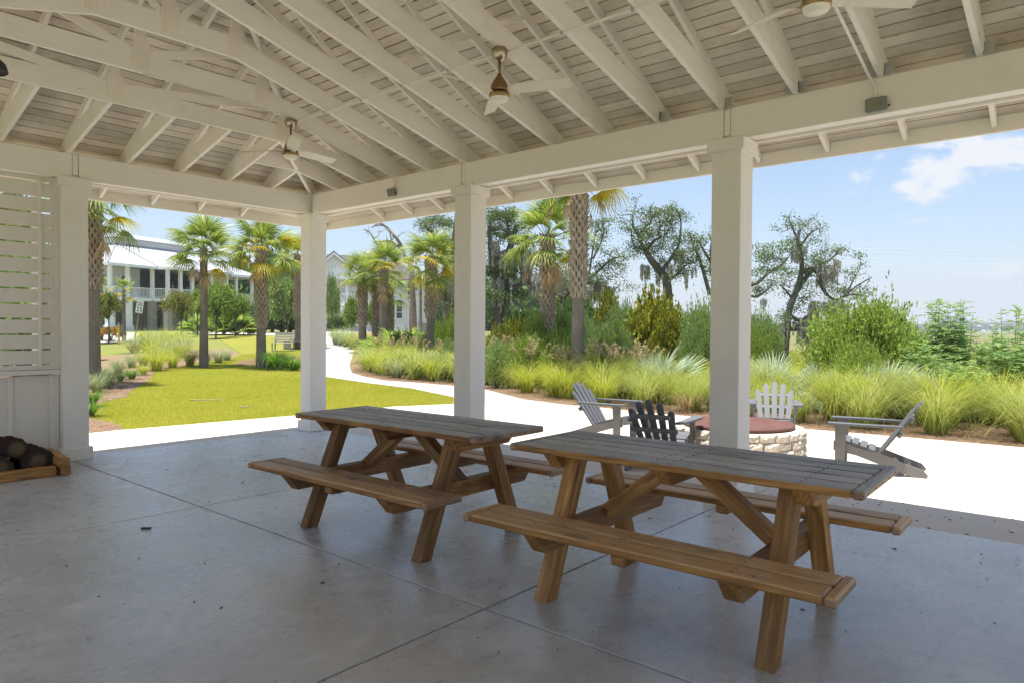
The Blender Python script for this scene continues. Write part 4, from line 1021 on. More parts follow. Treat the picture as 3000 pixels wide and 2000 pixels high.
def boots(b, z0, z1, r, rr, seed, n=9):
    "criss-cross of cut leaf bases"
    R_ = random.Random(seed); z = z0; k = 0
    while z < z1:
        for i in range(n):
            a = 2*PI*(i+.5*(k % 2))/n+R_.uniform(-.07, .07); out = R_.uniform(1.0, 1.5)
            e = Vector((math.cos(a), math.sin(a), 0)); s = Vector((-e.y, e.x, 0)); L = .25*R_.uniform(.85, 1.15); w = .062; zz = z+R_.uniform(-.02, .02)
            for q, sg in ((1, 1), (1, -1)):
                p0 = e*r*.96+s*sg*w*.9+Vector((0, 0, zz-.04)); p1 = e*(r*1.04+.03*out)+s*sg*.028+Vector((0, 0, zz+L*.55)); p2 = e*(r*1.08+.075*out)+Vector((0, 0, zz+L))
                c = s*.020
                vs = [p0-c*1.3, p0+c*1.3, p1+c, p1-c, p2+c*.6, p2-c*.6]; vi = [v+e*.022 for v in vs]
                al = vi+[v-e*.03 for v in vs]
                b.add(al, [(0, 1, 2, 3), (3, 2, 4, 5), (1, 0, 6, 7), (2, 1, 7, 8), (4, 2, 8, 10), (0, 3, 9, 6), (3, 5, 11, 9), (5, 4, 10, 11)])
        z += .135; k += 1
def palm(px, d, zc_, r, label, nf, yel=.1, dead=4, boot0=None, fs=1., lean=(0, 0), seed=1, near=True, up=.0, base=None, dry=True):
    p = at(px, d); z0 = hz(p.x, p.y) if base is None else base
    t = thing('palm_tree', label, 'palm', (p.x, p.y, z0), 0, 'cabbage palms'); T0 = WM[t]; R_ = random.Random(seed); H = zc_-z0; nf = int(nf*.8)
    n = 14; pts = []
    for i in range(n):
        q = i/(n-1); pts.append(Vector((p.x+lean[0]*q*q*H, p.y+lean[1]*q*q*H, z0-.05+(H+.05)*q)))
    rad = [r*(1.28-.9*q if q < .12 else 1.17-.17*(q-.12)/.3 if q < .4 else 1.0) for q in [i/(n-1) for i in range(n)]]
    MB().tube(pts, rad, 14).build('trunk', M_ptr, t, T0.copy() if False else None)
    top = pts[-1]
    if boot0 is not None:
        b = MB(); boots(b, max(boot0-z0, 0), H-.05, r*.98, r, seed, 9 if near else 7)
        b.v = [tuple(Vector(v)+Vector((p.x+lean[0]*min(1, max(0, v[2]/H))**2*H, p.y+lean[1]*min(1, max(0, v[2]/H))**2*H, z0))) for v in b.v]
        o = b.build('leaf_bases', M_boot, t); o['kind'] = 'stuff'
    for i in range(nf):
        u = (i+.5)/nf; el = math.radians(84-116*u+R_.uniform(-17, 17)+up); az = i*2.39996+R_.uniform(-.25, .25)
        y = R_.random() < yel*(1.6 if u > .55 else .35); ms = FR_Y if y else FR_G
        M = Matrix.Translation(top+Vector((0, 0, -.25*u))) @ Matrix.Rotation(az, 4, 'Z') @ Matrix.Rotation(-el, 4, 'Y') @ Matrix.Rotation(R_.uniform(-.5, .5), 4, 'X') @ Matrix.Scale(fs*R_.uniform(.74, 1.1), 4)
        put('palm_frond', R_.choice(ms), t, M)
    for i in range(dead):
        az = R_.uniform(0, 6.3); el = math.radians(R_.uniform(-72, -38))
        put('dead_frond', R_.choice(FR_D), t, Matrix.Translation(top+Vector((0, 0, -.32))) @ Matrix.Rotation(az, 4, 'Z') @ Matrix.Rotation(-el, 4, 'Y') @ Matrix.Scale(fs*R_.uniform(.7, 1), 4), label='brown dead frond hanging against the trunk')
    return t
palm(276, 19.0, 4.85, .135, 'palm with criss-cross boots, rising right beside the left column', 34, .06, 6, zat(278, 845, 19), 1.0, seed=3)
palm(597, 27.5, 4.6, .145, 'slim dark trunked palm with a round crown, before the clubhouse', 40, .12, 4, None, 1.0, seed=4)
palm(765, 27.5, 4.55, .165, 'stout palm with woven boots and yellowing skirt on the mulch island', 40, .30, 4, zat(765, 960, 27.5), 1.12, seed=5)
palm(872, 40, 5.5, .15, 'palm half hidden behind the corner column', 30, .25, 2, 2.2, 1.05, seed=6, near=False)
palm(1062, 37, 4.35, .19, 'shaggy booted palm first right of the corner column', 30, .12, 3, 1.6, 1.0, seed=7)
palm(1123, 36, 4.6, .20, 'palm with smooth lower trunk in the middle of the cluster', 34, .14, 3, 3.4, 1.12, seed=8)
palm(1103, 38, 4.0, .17, 'palm trunk just left of the smooth one in the cluster', 20, .18, 3, 1.2, .9, seed=9, near=False)
palm(1141, 39, 3.6, .17, 'short shaggy palm at the right of the cluster', 20, .25, 3, .8, .85, seed=10, near=False)
palm(1262, 26.0, 4.05, .155, 'palm with yellow tipped crown left of the second column', 38, .32, 5, zat(1265, 930, 26), .95, seed=11)
palm(1604, 20.5, 4.2, .135, 'booted palm with bright crown standing left of the tall bare trunk', 34, .14, 5, zat(1608, 970, 20.5), 1.0, seed=12, lean=(-.005, .0))
palm(1693, 17.6, 5.55, .150, 'tallest palm, bare grey lower trunk and heavy boots above, crown above the eave', 36, .10, 4, zat(1692, 870, 17.6), 1.0, seed=13)
for px, d, zc_, s, lb in [(363, 46, 3.9, .62, 'young palm in front of the clubhouse left end'), (296, 47, 4.1, .55, 'young yellowish palm beside the left palm trunk'), (1203, 58, 4.6, .62, 'small palm before the garage of the grey roofed house'), (1232, 60, 5.4, .62, 'small palm half behind the yellow tipped one')]:
    palm(px, d, zc_, .11, lb, 22, .2, 2, None, s, seed=int(px), near=False, up=12)
def palmetto(px, d, s, label, seed):
    p = at(px, d); R_ = random.Random(seed); t = thing('saw_palmetto', label, 'palmetto', (p.x, p.y, hz(p.x, p.y)), 0, 'silvery palmettos behind the grass')
    for i in range(15):
        az = R_.uniform(0, 6.3); el = math.radians(R_.uniform(22, 80))
        put('palmetto_leaf', R_.choice(FR_S), t, WM[t] @ Matrix.Translation((R_.uniform(-.2, .2), R_.uniform(-.2, .2), .05)) @ Matrix.Rotation(az, 4, 'Z') @ Matrix.Rotation(-el, 4, 'Y') @ Matrix.Rotation(R_.uniform(-.6, .6), 4, 'X') @ Matrix.Scale(.98*s*R_.uniform(.85, 1.15), 4))
for i, (px, d, s, lb) in enumerate([(1945, 16.4, 1.25, 'largest silver palmetto, left of the third column'), (1915, 16.8, 1.0, 'silver palmetto below the golden bush'), (2270, 15.2, 1.1, 'silver palmetto right of the third column'), (2225, 15.6, .9, 'silver palmetto touching the third column'), (2395, 14.2, .95, 'low silver palmetto under the bright round bush, left end'), (2445, 14.0, .9, 'low silver palmetto under the middle of the bright round bush'), (2560, 13.4, 1.1, 'silver palmetto right of the bright round bush'), (2625, 13.2, 1.1, 'silver palmetto before the feathery shrub'), (2680, 13.0, .9, 'silver palmetto half sunk in the grass below the feathery shrub'), (1310, 23.5, 1.0, 'grey palmetto touching the second column')]):
    palmetto(px, d, s, lb, i)
FR_F = [fan_leaf(20, .6, 3.6, .5, .35, .035, M_tree, s, tip=.2) for s in (14, 15)]
for i, (px, d, s, lb) in enumerate([(655, 56, 1.9, 'broad leaved fan plant left of the pair by the clubhouse walk'), (690, 56, 2.1, 'broad leaved fan plant right of the pair by the clubhouse walk'), (572, 58, 1.6, 'broad leaved fan plant left of the dark trunked palm'), (1180, 32, 1.5, 'dark fan palmetto in the thicket left of the second column'), (1140, 31, 1.4, 'dark fan palmetto behind the path grasses')]):
    p = at(px, d); R_ = random.Random(i+50); t = thing('fan_plant', lb, 'fan plant', (p.x, p.y, hz(p.x, p.y)))
    for k in range(16):
        put('fan_leaf', R_.choice(FR_F), t, WM[t] @ Matrix.Rotation(R_.uniform(0, 6.3), 4, 'Z') @ Matrix.Rotation(-math.radians(R_.uniform(15, 80)), 4, 'Y') @ Matrix.Scale(s*R_.uniform(.8, 1.1), 4))
# --- shrubs: stems and leafy sprays through an uneven volume
def spray_mesh(n_spray, per, L, Wd, mat, seed, shape='round', rad=1., h=1., up=.9, sl=.30, lobes=7):
    r = np.random.default_rng(seed)
    lc = unit(r.normal(size=(lobes, 3)))*r.uniform(.25, .72, (lobes, 1))*np.array([1, 1, .85])+np.array([0, 0, .05]); lr = r.uniform(.20, .46, lobes); lc[0] = 0; lr[0] = .5
    P = []
    while len(P) < n_spray:
        k = r.integers(lobes); v = unit(r.normal(size=3)); q = lc[k]+v*lr[k]*r.uniform(.45, 1.0)**.6
        if q[2] > -.95: P.append(q)
    P = np.array(P); c = P*np.array([rad, rad, h*.5])+np.array([0, 0, h*.5])
    d0 = unit(unit(P)*np.array([.8, .8, .3])+np.array([0, 0, up])+r.normal(0, .35, P.shape)); sl = sl*r.uniform(.6, 1.25, (n_spray, 1))*np.where(r.uniform(0, 1, (n_spray, 1)) < .06, 1.9, 1.0)
    t = r.uniform(0, 1, (n_spray, per)); base = c[:, None]+d0[:, None]*(t[..., None]*sl[:, None]); D = d0[:, None]+r.normal(0, .65, (n_spray, per, 3))
    v, f = leaves(base.reshape(-1, 3), D.reshape(-1, 3), L*r.uniform(.6, 1.2, n_spray*per), Wd*r.uniform(.7, 1.2, n_spray*per), r)
    return npmesh(v, f, mat), c
def stems_mesh(c, mat, k, seed, r0=.02):
    r = np.random.default_rng(seed); b = MB(); pick = r.choice(len(c), k, replace=False)
    for i in pick:
        e = c[i]; a = np.array([e[0]*.12, e[1]*.12, 0]); m = a*.5+e*.5+np.array([e[0]*-.08, e[1]*-.08, e[2]*.08]); b.tube([a, m, e], [r0, r0*.65, r0*.25], 4, cap=False)
    return b.mesh(mat)
SHR = {}
def shrubkind(key, *a, stems=26, sm=None, r0=.02, **k):
    SHR[key] = []
    for s in range(3):
        f, c = spray_mesh(*a, seed=s*7+hash_(key), **k); SHR[key].append((f, stems_mesh(c, sm or M_oakb, stems, s, r0)))
def hash_(s): return sum(ord(q)*(i+3) for i, q in enumerate(s)) % 1000
shrubkind('myrtle', 2600, 12, .055, .012, M_myrt, up=.3, sl=.24, lobes=20)
shrubkind('gold', 1900, 11, .075, .030, M_gold, up=.1, sl=.2, lobes=20)
shrubkind('bacc', 2600, 13, .055, .012, M_bacc, up=.6, sl=.28, lobes=20)
shrubkind('hedge', 900, 8, .12, .04, M_hedge, up=.6, sl=.25, lobes=8)
shrubkind('tree', 1000, 10, .10, .034, M_tree, up=.25, sl=.3, lobes=11)
shrubkind('tree2', 1100, 10, .095, .028, M_tree2, up=.3, sl=.35, lobes=11)
shrubkind('crape', 800, 9, .09, .026, M_crape, up=.4, sl=.3, lobes=10)
shrubkind('rust', 350, 7, .10, .035, M_rust, up=.6, sl=.2, lobes=6)
def shrub(kind, px, d, w, h, label, cat='shrub', group=None, z0=None, seed=0, name='shrub', k=1.12):
    p = at(px, d); z = hz(p.x, p.y) if z0 is None else z0; f, s = SHR[kind][seed % 3]
    t = thing(name, label, cat, (p.x, p.y, z), 0, group)
    M = Matrix.Translation((p.x, p.y, z)) @ Matrix.Rotation(seed*1.7, 4, 'Z') @ Matrix.Diagonal((w/2*k, w/2*k, h*.93, 1))
    o = put('foliage', f, t, M, kind='stuff'); put('stems', s, t, M, kind='stuff'); return t
def sh(kind, x0, x1, ytop, d, label, group='shrubs behind the long grass bed', seed=0, cat='shrub'):
    w = (x1-x0)*d/FOC; px = (x0+x1)/2; p = at(px, d); h = zat(px, ytop, d)-hz(p.x, p.y)
    return shrub(kind, px, d, w, h, label, cat, group, seed=seed)
for i, a in enumerate([
    ('bacc', 2385, 2655, 868, 14.6, 'big bright green round bush standing alone before the marsh'),
    ('bacc', 2560, 2680, 930, 15.4, 'lower bright green bush at the right foot of the big round one'),
    ('myrtle', 2200, 2300, 905, 17.5, 'grey green bush right of the third column'), ('myrtle', 2010, 2150, 858, 18, 'tall grey green bush left of the third column'), ('myrtle', 2110, 2250, 880, 18.5, 'grey green bush behind the third column'),
    ('gold', 1815, 2010, 832, 19.5, 'large golden olive bush, tallest of the thicket'), ('gold', 1900, 2015, 905, 18.6, 'lower golden bush in front of the tallest one'), ('gold', 1735, 1815, 835, 22.5, 'golden bush top rising behind the green ones'),
    ('myrtle', 1770, 1880, 865, 21, 'green bush between the two golden ones'), ('myrtle', 1700, 1790, 925, 19.6, 'light green bush right of the tall palm trunk'), ('myrtle', 1790, 1860, 950, 18.6, 'light green low bush before the golden one'),
    ('myrtle', 1610, 1700, 880, 21, 'green bush between the two palm trunks'), ('bacc', 1535, 1630, 905, 20.5, 'bright green bush left of the booted palm'), ('gold', 1470, 1560, 925, 21, 'yellowish bush in the left of the thicket'),
    ('gold', 1425, 1490, 945, 20.5, 'yellow green bush touching the second column'), ('bacc', 1490, 1600, 975, 19.4, 'low bright bush behind the tan plumes'), ('bacc', 1640, 1720, 985, 18.6, 'low green bush at the foot of the tall palm'), ('myrtle', 1415, 1500, 985, 19.2, 'low green bush beside the second column'),
    ('myrtle', 1545, 1625, 930, 22.5, 'grey green bush filling the back of the thicket left of the booted palm'), ('bacc', 1580, 1680, 960, 19.8, 'bright low bush between the two palm trunks'), ('myrtle', 1660, 1750, 900, 22, 'grey green bush directly behind the tall bare trunk'), ('bacc', 1740, 1830, 985, 18.4, 'low bright bush in front of the golden ones'), ('myrtle', 1990, 2080, 930, 17.6, 'low grey green bush just left of the third column'), ('bacc', 2170, 2260, 960, 17.2, 'low bright bush just right of the third column'), ('hedge', 1440, 1560, 900, 26, 'dark bush at the very back beside the second column'), ('hedge', 1600, 1740, 890, 27, 'dark bush at the very back behind the palm trunks'), ('hedge', 1860, 2010, 900, 25, 'dark bush at the very back behind the golden bush'), ('myrtle', 2390, 2480, 935, 15.8, 'grey green bush at the left foot of the big round one'), ('bacc', 2440, 2600, 990, 13.8, 'low bright bush in front of the big round one'),
    ('bacc', 1275, 1345, 925, 25, 'small leaved green bush behind the yellow tipped palm'), ('bacc', 1225, 1300, 965, 27, 'low green bush left of the yellow tipped palm'), ('hedge', 1145, 1225, 975, 29, 'dark green low bush behind the path grasses'), ('myrtle', 1290, 1345, 985, 23.5, 'pale green low bush by the second column'),
    ]): sh(*a, seed=i)
# feathery shrub on the right: pinnate leaves on tall stems
def sesbania(px, d, h, w, n, label, seed):
    r = np.random.default_rng(seed); p = at(px, d); z = hz(p.x, p.y); t = thing('feathery_shrub', label, 'shrub', (p.x, p.y, z), 0, 'feathery shrubs at the marsh edge'); V = []; F = []; off = 0; b = MB()
    for k in range(n):
        a = r.uniform(0, 2*PI); q = r.uniform(0, 1)**.5*w/2; hh = h*(1-.35*(q/(w/2))**2)*r.uniform(.7, 1.0)
        if k < 3: hh = h*r.uniform(1.0, 1.04); q *= .5
        st = np.array([math.cos(a)*q*.5, math.sin(a)*q*.5, 0]); en = np.array([math.cos(a)*q, math.sin(a)*q, hh])
        b.tube([st, st*.5+en*.5+np.array([0, 0, .1]), en], [.011, .008, .003], 4, cap=False)
        m = int(hh*20)
        for i in range(m):
            u = .22+.78*i/m; c = st+(en-st)*u; az = r.uniform(0, 2*PI); el = r.uniform(-.15, .55)
            D = np.array([math.cos(az)*math.cos(el), math.sin(az)*math.cos(el), math.sin(el)]); L = r.uniform(.18, .32)*(1.1-.4*u); S = unit(np.cross(D, [0, 0, 1.]))
            nn = 9; tt = np.linspace(.12, 1, nn); P = c+D*L*tt[:, None]-np.array([0, 0, .10*L])*tt[:, None]**2
            for sg in (1, -1):
                v, f = leaves(P, np.broadcast_to(S*sg+D*.45+np.array([0, 0, -.12]), (nn, 3)), .055, .009, r); V.append(v); F.append(f+off); off += len(v)
    put('stems', b.mesh(M_bacc), t, WM[t], kind='stuff'); put('foliage', npmesh(np.concatenate(V), np.concatenate(F), M_sesb), t, WM[t], kind='stuff')
for i, (px, d, yt, w, n, lb) in enumerate([(2735, 14.2, 880, 1.1, 26, 'feathery shrub with the two tallest sprigs against the sky'), (2815, 14.0, 890, 1.0, 24, 'feathery shrub beside the tallest sprigs'), (2700, 13.6, 1000, 1.2, 22, 'low feathery shrub next to the bright round bush'), (2900, 13.6, 1000, 1.5, 30, 'wide low feathery shrub in the middle of the right group'), (2960, 13.2, 905, 1.1, 18, 'feathery shrub with a thin sprig near the picture edge'), (3030, 12.8, 960, 1.4, 22, 'feathery shrub cut off by the picture edge'), (2800, 13.0, 1040, 1.5, 26, 'lowest dense feathery shrub behind the grass')]):
    p = at(px, d); sesbania(px, d, zat(px, yt, d)-hz(p.x, p.y), w*1.1, int(n*1.5), lb, i)
# --- oaks
def limb_tube(b, pts, r0, r1, n=7):
    P = [Vector(p) for p in pts]; Q = []
    for i in range(len(P)-1):
        p0, p1, p2, p3 = P[max(i-1, 0)], P[i], P[i+1], P[min(i+2, len(P)-1)]
        for k in range(4):
            t = k/4; Q.append(.5*((2*p1)+(p2-p0)*t+(2*p0-5*p1+4*p2-p3)*t*t+(3*p1-p0-3*p2+p3)*t**3))
    Q.append(P[-1]); m = len(Q)
    b.tube(Q, [r0+(r1-r0)*i/(m-1) for i in range(m)], n, cap=False); return Q
def oak(d, limbs, label, seed, clusters=(), moss=(), leafn=40, crad=1.0, twigs=2.2, lsize=.115, name='live_oak', bark=None, dead=False, group='moss hung live oaks', bare=(), lw=.36):
    R_ = random.Random(seed); r = np.random.default_rng(seed); b = MB(); base = P3(limbs[0][2][0][0], limbs[0][2][0][1], d)
    t = thing(name, label, 'tree', (base.x, base.y, hz(base.x, base.y)), 0, group)
    LP = []; TW = []
    for r0, r1, pl in limbs:
        pts = []
        for i, q in enumerate(pl):
            dd = d+(q[2] if len(q) > 2 else R_.uniform(-.02, .02)*d*i/len(pl)); pts.append(P3(q[0], q[1], dd))
        if limbs[0][2] is pl: pts[0].z = min(pts[0].z, hz(pts[0].x, pts[0].y)-.1)
        Q = limb_tube(b, pts, r0*.68, max(r1*.68, .016))
        k = len(Q)
        for i in range(k//4, k):
            if R_.random() < twigs*.33:
                o = Q[i]; v = Vector((R_.gauss(0, 1), R_.gauss(0, 1), R_.gauss(.35, .7))).normalized(); L = R_.uniform(.5, 1.5)*d/45
                w = [o]
                for s in range(4): v = (v+Vector((R_.gauss(0, .45), R_.gauss(0, .45), R_.gauss(.05, .4)))).normalized(); w.append(w[-1]+v*L/4)
                b.tube(w, [.045*d/45, .032*d/45, .022*d/45, .014*d/45, .008*d/45], 4, cap=False); TW.append(w[-1]); TW.append(w[2])
                for s in range(2):
                    v2 = Vector((R_.gauss(0, 1), R_.gauss(0, 1), R_.gauss(.2, .8))).normalized(); e = w[2+s]; b.tube([e, e+v2*.3*L, e+v2*.5*L+Vector((0, 0, .08*L))], [.02*d/45, .013*d/45, .006*d/45], 4, cap=False); TW.append(e+v2*.5*L)
    b.build('trunk', bark or M_oakb, t)
    P = []; D = []
    for (px, py, rad, n) in clusters:
        c = P3(px, py, d+R_.uniform(-1, 1)*d*.02); R3 = rad*d/FOC
        for k in range(max(2, int(n/8))):
            cc = np.array(c)+r.normal(0, .5, 3)*R3*np.array([1, 1, .65]); nn = int(leafn*2.3)
            P.append(cc+r.normal(0, 1, (nn, 3))*np.array([.26, .26, .16])*d/45*crad); D.append(r.normal(0, 1, (nn, 3))+np.array([0, 0, .3]))
            e = Vector(cc); near = min(TW, key=lambda q: (q-e).length) if TW else e
            if (near-e).length < 3: b2.tube([near, near*.5+e*.5+Vector((0, 0, .15)), e], [.03*d/45, .02*d/45, .008*d/45], 3, cap=False) if False else None
    if not dead:
        for e in TW:
            if R_.random() < .38: P.append(np.array(e)+r.normal(0, 1, (leafn*2, 3))*np.array([.24, .24, .15])*d/45*crad); D.append(r.normal(0, 1, (leafn*2, 3)))
    if P:
        v, f = leaves(np.concatenate(P), np.concatenate(D), lsize*d/45, lsize*d/45*lw, r); o = put('crown', npmesh(v, f, M_oak), t, None); o.matrix_basis = WM[t].inverted(); o['kind'] = 'stuff'
    V = []; F = []; off = 0
    for (px, py, wpx, lpx, n) in moss:
        for k in range(n):
            x = px+R_.gauss(0, .5)*wpx; dd = d+R_.uniform(-1, 1)*d*.015; top = np.array(P3(x, py+R_.uniform(-4, 8), dd)); L = lpx*d/FOC*R_.uniform(.5, 1.1); m = 10
            for s in range(5):
                tt = np.sort(r.uniform(0, 1, m)); Pm = top+np.stack([r.normal(0, .05, m)*(1-tt), r.normal(0, .05, m)*(1-tt), -tt*L], -1)*np.array([d/45, d/45, 1]); vv, ff = leaves(Pm, np.stack([r.normal(0, .25, m), r.normal(0, .25, m), -np.ones(m)], -1), L*.24, .030*d/45, r); V.append(vv); F.append(ff+off); off += len(vv)
    if V: o = put('hanging_moss', npmesh(np.concatenate(V), np.concatenate(F), M_moss), t, None); o.matrix_basis = WM[t].inverted(); o['kind'] = 'stuff'
    return t
# lone oak at the marsh edge
oak(52, [(.40, .14, [(2298, 978), (2310, 915), (2332, 850), (2346, 790), (2340, 735), (2333, 700), (2340, 672)]), (.20, .03, [(2333, 700), (2322, 680), (2318, 664)]), (.16, .03, [(2340, 725), (2365, 690), (2390, 672), (2398, 676)]),
    (.30, .06, [(2332, 850), (2362, 810), (2395, 780), (2430, 760), (2452, 740)]), (.28, .05, [(2346, 800), (2385, 790), (2405, 840), (2430, 872), (2460, 876), (2505, 840), (2552, 812)]), (.14, .02, [(2460, 872), (2500, 862), (2530, 868)]), (.10, .02, [(2480, 860), (2500, 815), (2515, 790)]),
    (.22, .06, [(2302, 965), (2340, 965), (2372, 955), (2380, 935)]), (.24, .06, [(2312, 925), (2345, 938), (2380, 915), (2412, 903)]), (.16, .03, [(2322, 880), (2300, 850), (2280, 835)])],
    'lone crooked live oak on the marsh edge, leaning, half bare, hung with grey moss', 31,
    clusters=[(2335, 720, 22, 34), (2345, 690, 14, 12), (2375, 710, 16, 12), (2310, 800, 26, 44), (2290, 790, 20, 26), (2350, 810, 28, 40), (2380, 770, 24, 26), (2410, 745, 22, 26), (2440, 735, 16, 12), (2320, 905, 24, 44), (2300, 930, 22, 34), (2345, 880, 22, 30), (2370, 860, 18, 16), (2455, 845, 16, 12), (2310, 860, 20, 22)],
    moss=[(2420, 775, 26, 55, 40), (2335, 720, 20, 45, 22), (2385, 880, 12, 90, 26), (2375, 935, 12, 80, 30), (2440, 880, 34, 45, 60), (2350, 930, 22, 60, 26), (2300, 945, 14, 45, 16), (2450, 760, 12, 40, 12)], leafn=26, twigs=1.6)
# oak behind the third column
oak(46, [(.50, .2, [(2110, 1010), (2130, 940), (2145, 870), (2170, 830)]), (.22, .04, [(2170, 840), (2215, 830), (2250, 800), (2290, 775), (2315, 742)]), (.18, .03, [(2165, 850), (2210, 870), (2245, 850), (2262, 830)]), (.22, .05, [(2078, 865), (2062, 810), (2045, 755), (2030, 725), (2022, 690)]), (.2, .04, [(2100, 800), (2080, 770), (2052, 722), (2040, 700)]), (.28, .1, [(2140, 920), (2100, 820), (2080, 740), (2090, 680)])],
    'live oak mostly hidden behind the third column, limbs showing on both sides', 32,
    clusters=[(2230, 760, 24, 40), (2260, 735, 24, 34), (2290, 730, 18, 18), (2220, 800, 22, 34), (2240, 850, 20, 30), (2265, 740, 20, 20), (2215, 720, 18, 20), (2010, 735, 16, 22), (2055, 705, 22, 30), (2015, 780, 16, 20), (2030, 760, 14, 12)], moss=[(2010, 800, 8, 40, 8), (2240, 870, 12, 30, 8), (2030, 780, 8, 30, 6)], leafn=26, twigs=1.8)
# sparse oak between the palms and the third column
oak(46, [(.50, .26, [(1965, 900), (1953, 840), (1930, 795), (1904, 762), (1888, 735)]), (.2, .03, [(1888, 735), (1872, 700), (1880, 672), (1905, 650), (1900, 618)]), (.18, .03, [(1890, 738), (1915, 705), (1945, 690), (1965, 655), (1962, 620)]), (.16, .02, [(1885, 730), (1862, 728), (1850, 708), (1846, 690)]), (.14, .02, [(1876, 705), (1855, 670), (1850, 632), (1858, 610)]), (.22, .03, [(1935, 800), (1962, 760), (1985, 720), (1992, 660), (1985, 628)]), (.16, .02, [(1950, 830), (1985, 800), (2005, 780), (2020, 770)]), (.12, .02, [(1925, 690), (1930, 655), (1918, 622)])],
    'twisted sparse live oak behind the golden bushes, crown open to the sky', 33,
    clusters=[(1905, 625, 20, 16), (1930, 640, 20, 16), (1890, 665, 16, 12), (1958, 650, 20, 18), (1985, 690, 20, 24), (1900, 700, 16, 16), (1882, 720, 16, 16), (1990, 745, 18, 26), (1975, 790, 16, 20), (1995, 800, 16, 22), (1940, 720, 18, 16), (1870, 740, 14, 14), (1965, 610, 12, 8), (1850, 720, 10, 8), (2000, 640, 14, 10)], moss=[(1890, 775, 16, 45, 16), (1988, 730, 14, 50, 16), (1960, 775, 14, 40, 12), (1935, 800, 12, 30, 8)], leafn=24, twigs=2.6)
# dark mass behind the second column and the mossy middle
oak(40, [(.5, .2, [(1452, 1000), (1458, 900), (1470, 800), (1495, 720), (1512, 660)]), (.35, .12, [(1478, 1000), (1482, 900), (1500, 800), (1540, 720), (1575, 690)]), (.3, .08, [(1462, 860), (1440, 760), (1432, 680), (1440, 620)]), (.25, .05, [(1490, 850), (1540, 830), (1590, 840), (1650, 870)]), (.2, .04, [(1500, 760), (1490, 690), (1480, 630)])],
    'dark dense live oak right behind the second column', 34,
    clusters=[(1440, 625, 26, 70), (1475, 640, 30, 80), (1500, 625, 20, 40), (1440, 680, 26, 70), (1480, 690, 28, 70), (1450, 740, 24, 60), (1435, 800, 20, 50), (1520, 660, 22, 40), (1530, 700, 20, 36), (1440, 860, 20, 50), (1480, 930, 30, 70), (1540, 930, 34, 80), (1600, 900, 30, 60), (1425, 930, 20, 40), (1450, 790, 26, 60), (1500, 800, 28, 60), (1530, 860, 30, 50), (1480, 870, 26, 50), (1560, 760, 24, 30)], moss=[(1445, 700, 20, 70, 20), (1490, 730, 26, 70, 22), (1540, 730, 24, 90, 40), (1470, 810, 26, 80, 22), (1565, 800, 30, 60, 30), (1600, 830, 30, 50, 24)], leafn=40, twigs=1.5)
oak(44, [(.4, .15, [(1690, 1000), (1660, 900), (1640, 850), (1660, 800)]), (.25, .05, [(1650, 870), (1700, 835), (1750, 830), (1785, 850), (1800, 862)]), (.2, .03, [(1700, 840), (1745, 800), (1790, 760), (1810, 755)]), (.15, .02, [(1640, 850), (1600, 800), (1560, 770)]), (.12, .02, [(1720, 830), (1735, 730), (1745, 650)]), (.10, .01, [(1735, 760), (1765, 690), (1758, 630)])],
    'grey mossy oak filling the gap between the two right palm trunks', 35,
    clusters=[(1800, 775, 18, 30), (1780, 800, 22, 26), (1820, 790, 12, 14), (1860, 840, 16, 16), (1750, 820, 16, 14), (1640, 800, 20, 20), (1650, 900, 24, 40), (1700, 900, 26, 40)], moss=[(1750, 820, 26, 60, 30), (1720, 850, 30, 50, 24), (1640, 790, 24, 70, 24), (1600, 780, 22, 80, 24), (1780, 840, 20, 40, 14)], leafn=24, twigs=3.2)
# oak left of the second column
oak(42, [(.5, .3, [(1335, 1000), (1320, 900), (1300, 860), (1285, 830)]), (.4, .1, [(1345, 960), (1335, 850), (1325, 750), (1330, 660)]), (.3, .08, [(1330, 800), (1300, 740), (1270, 690), (1240, 660)]), (.3, .08, [(1320, 900), (1290, 830), (1270, 800)])],
    'big live oak left of the second column, its dark crown under the eave', 36,
    clusters=[(1240, 655, 24, 60), (1280, 645, 26, 70), (1320, 660, 28, 80), (1330, 720, 22, 50), (1320, 800, 26, 60), (1330, 860, 20, 50), (1310, 900, 24, 60), (1325, 760, 20, 40), (1330, 930, 20, 50), (1290, 840, 16, 24)], moss=[(1300, 690, 28, 60, 40), (1320, 800, 16, 90, 36), (1305, 880, 16, 60, 20)], leafn=30, twigs=1.2)
oak(48, [(.34, .2, [(1215, 900), (1205, 800), (1192, 760)]), (.22, .03, [(1192, 770), (1175, 722), (1155, 692), (1135, 668), (1112, 660), (1088, 668)]), (.10, .02, [(1135, 668), (1122, 660), (1102, 655)]), (.18, .02, [(1180, 735), (1150, 712), (1125, 708), (1100, 707), (1088, 690), (1078, 678), (1064, 674)]), (.07, .01, [(1150, 712), (1142, 690), (1148, 680)]), (.06, .01, [(1100, 707), (1092, 716)])],
    'dead bare limb reaching left above the palm cluster', 37, moss=[(1140, 710, 10, 24, 8)], twigs=.5, dead=True, name='dead_tree', bark=M_pale, group=None)
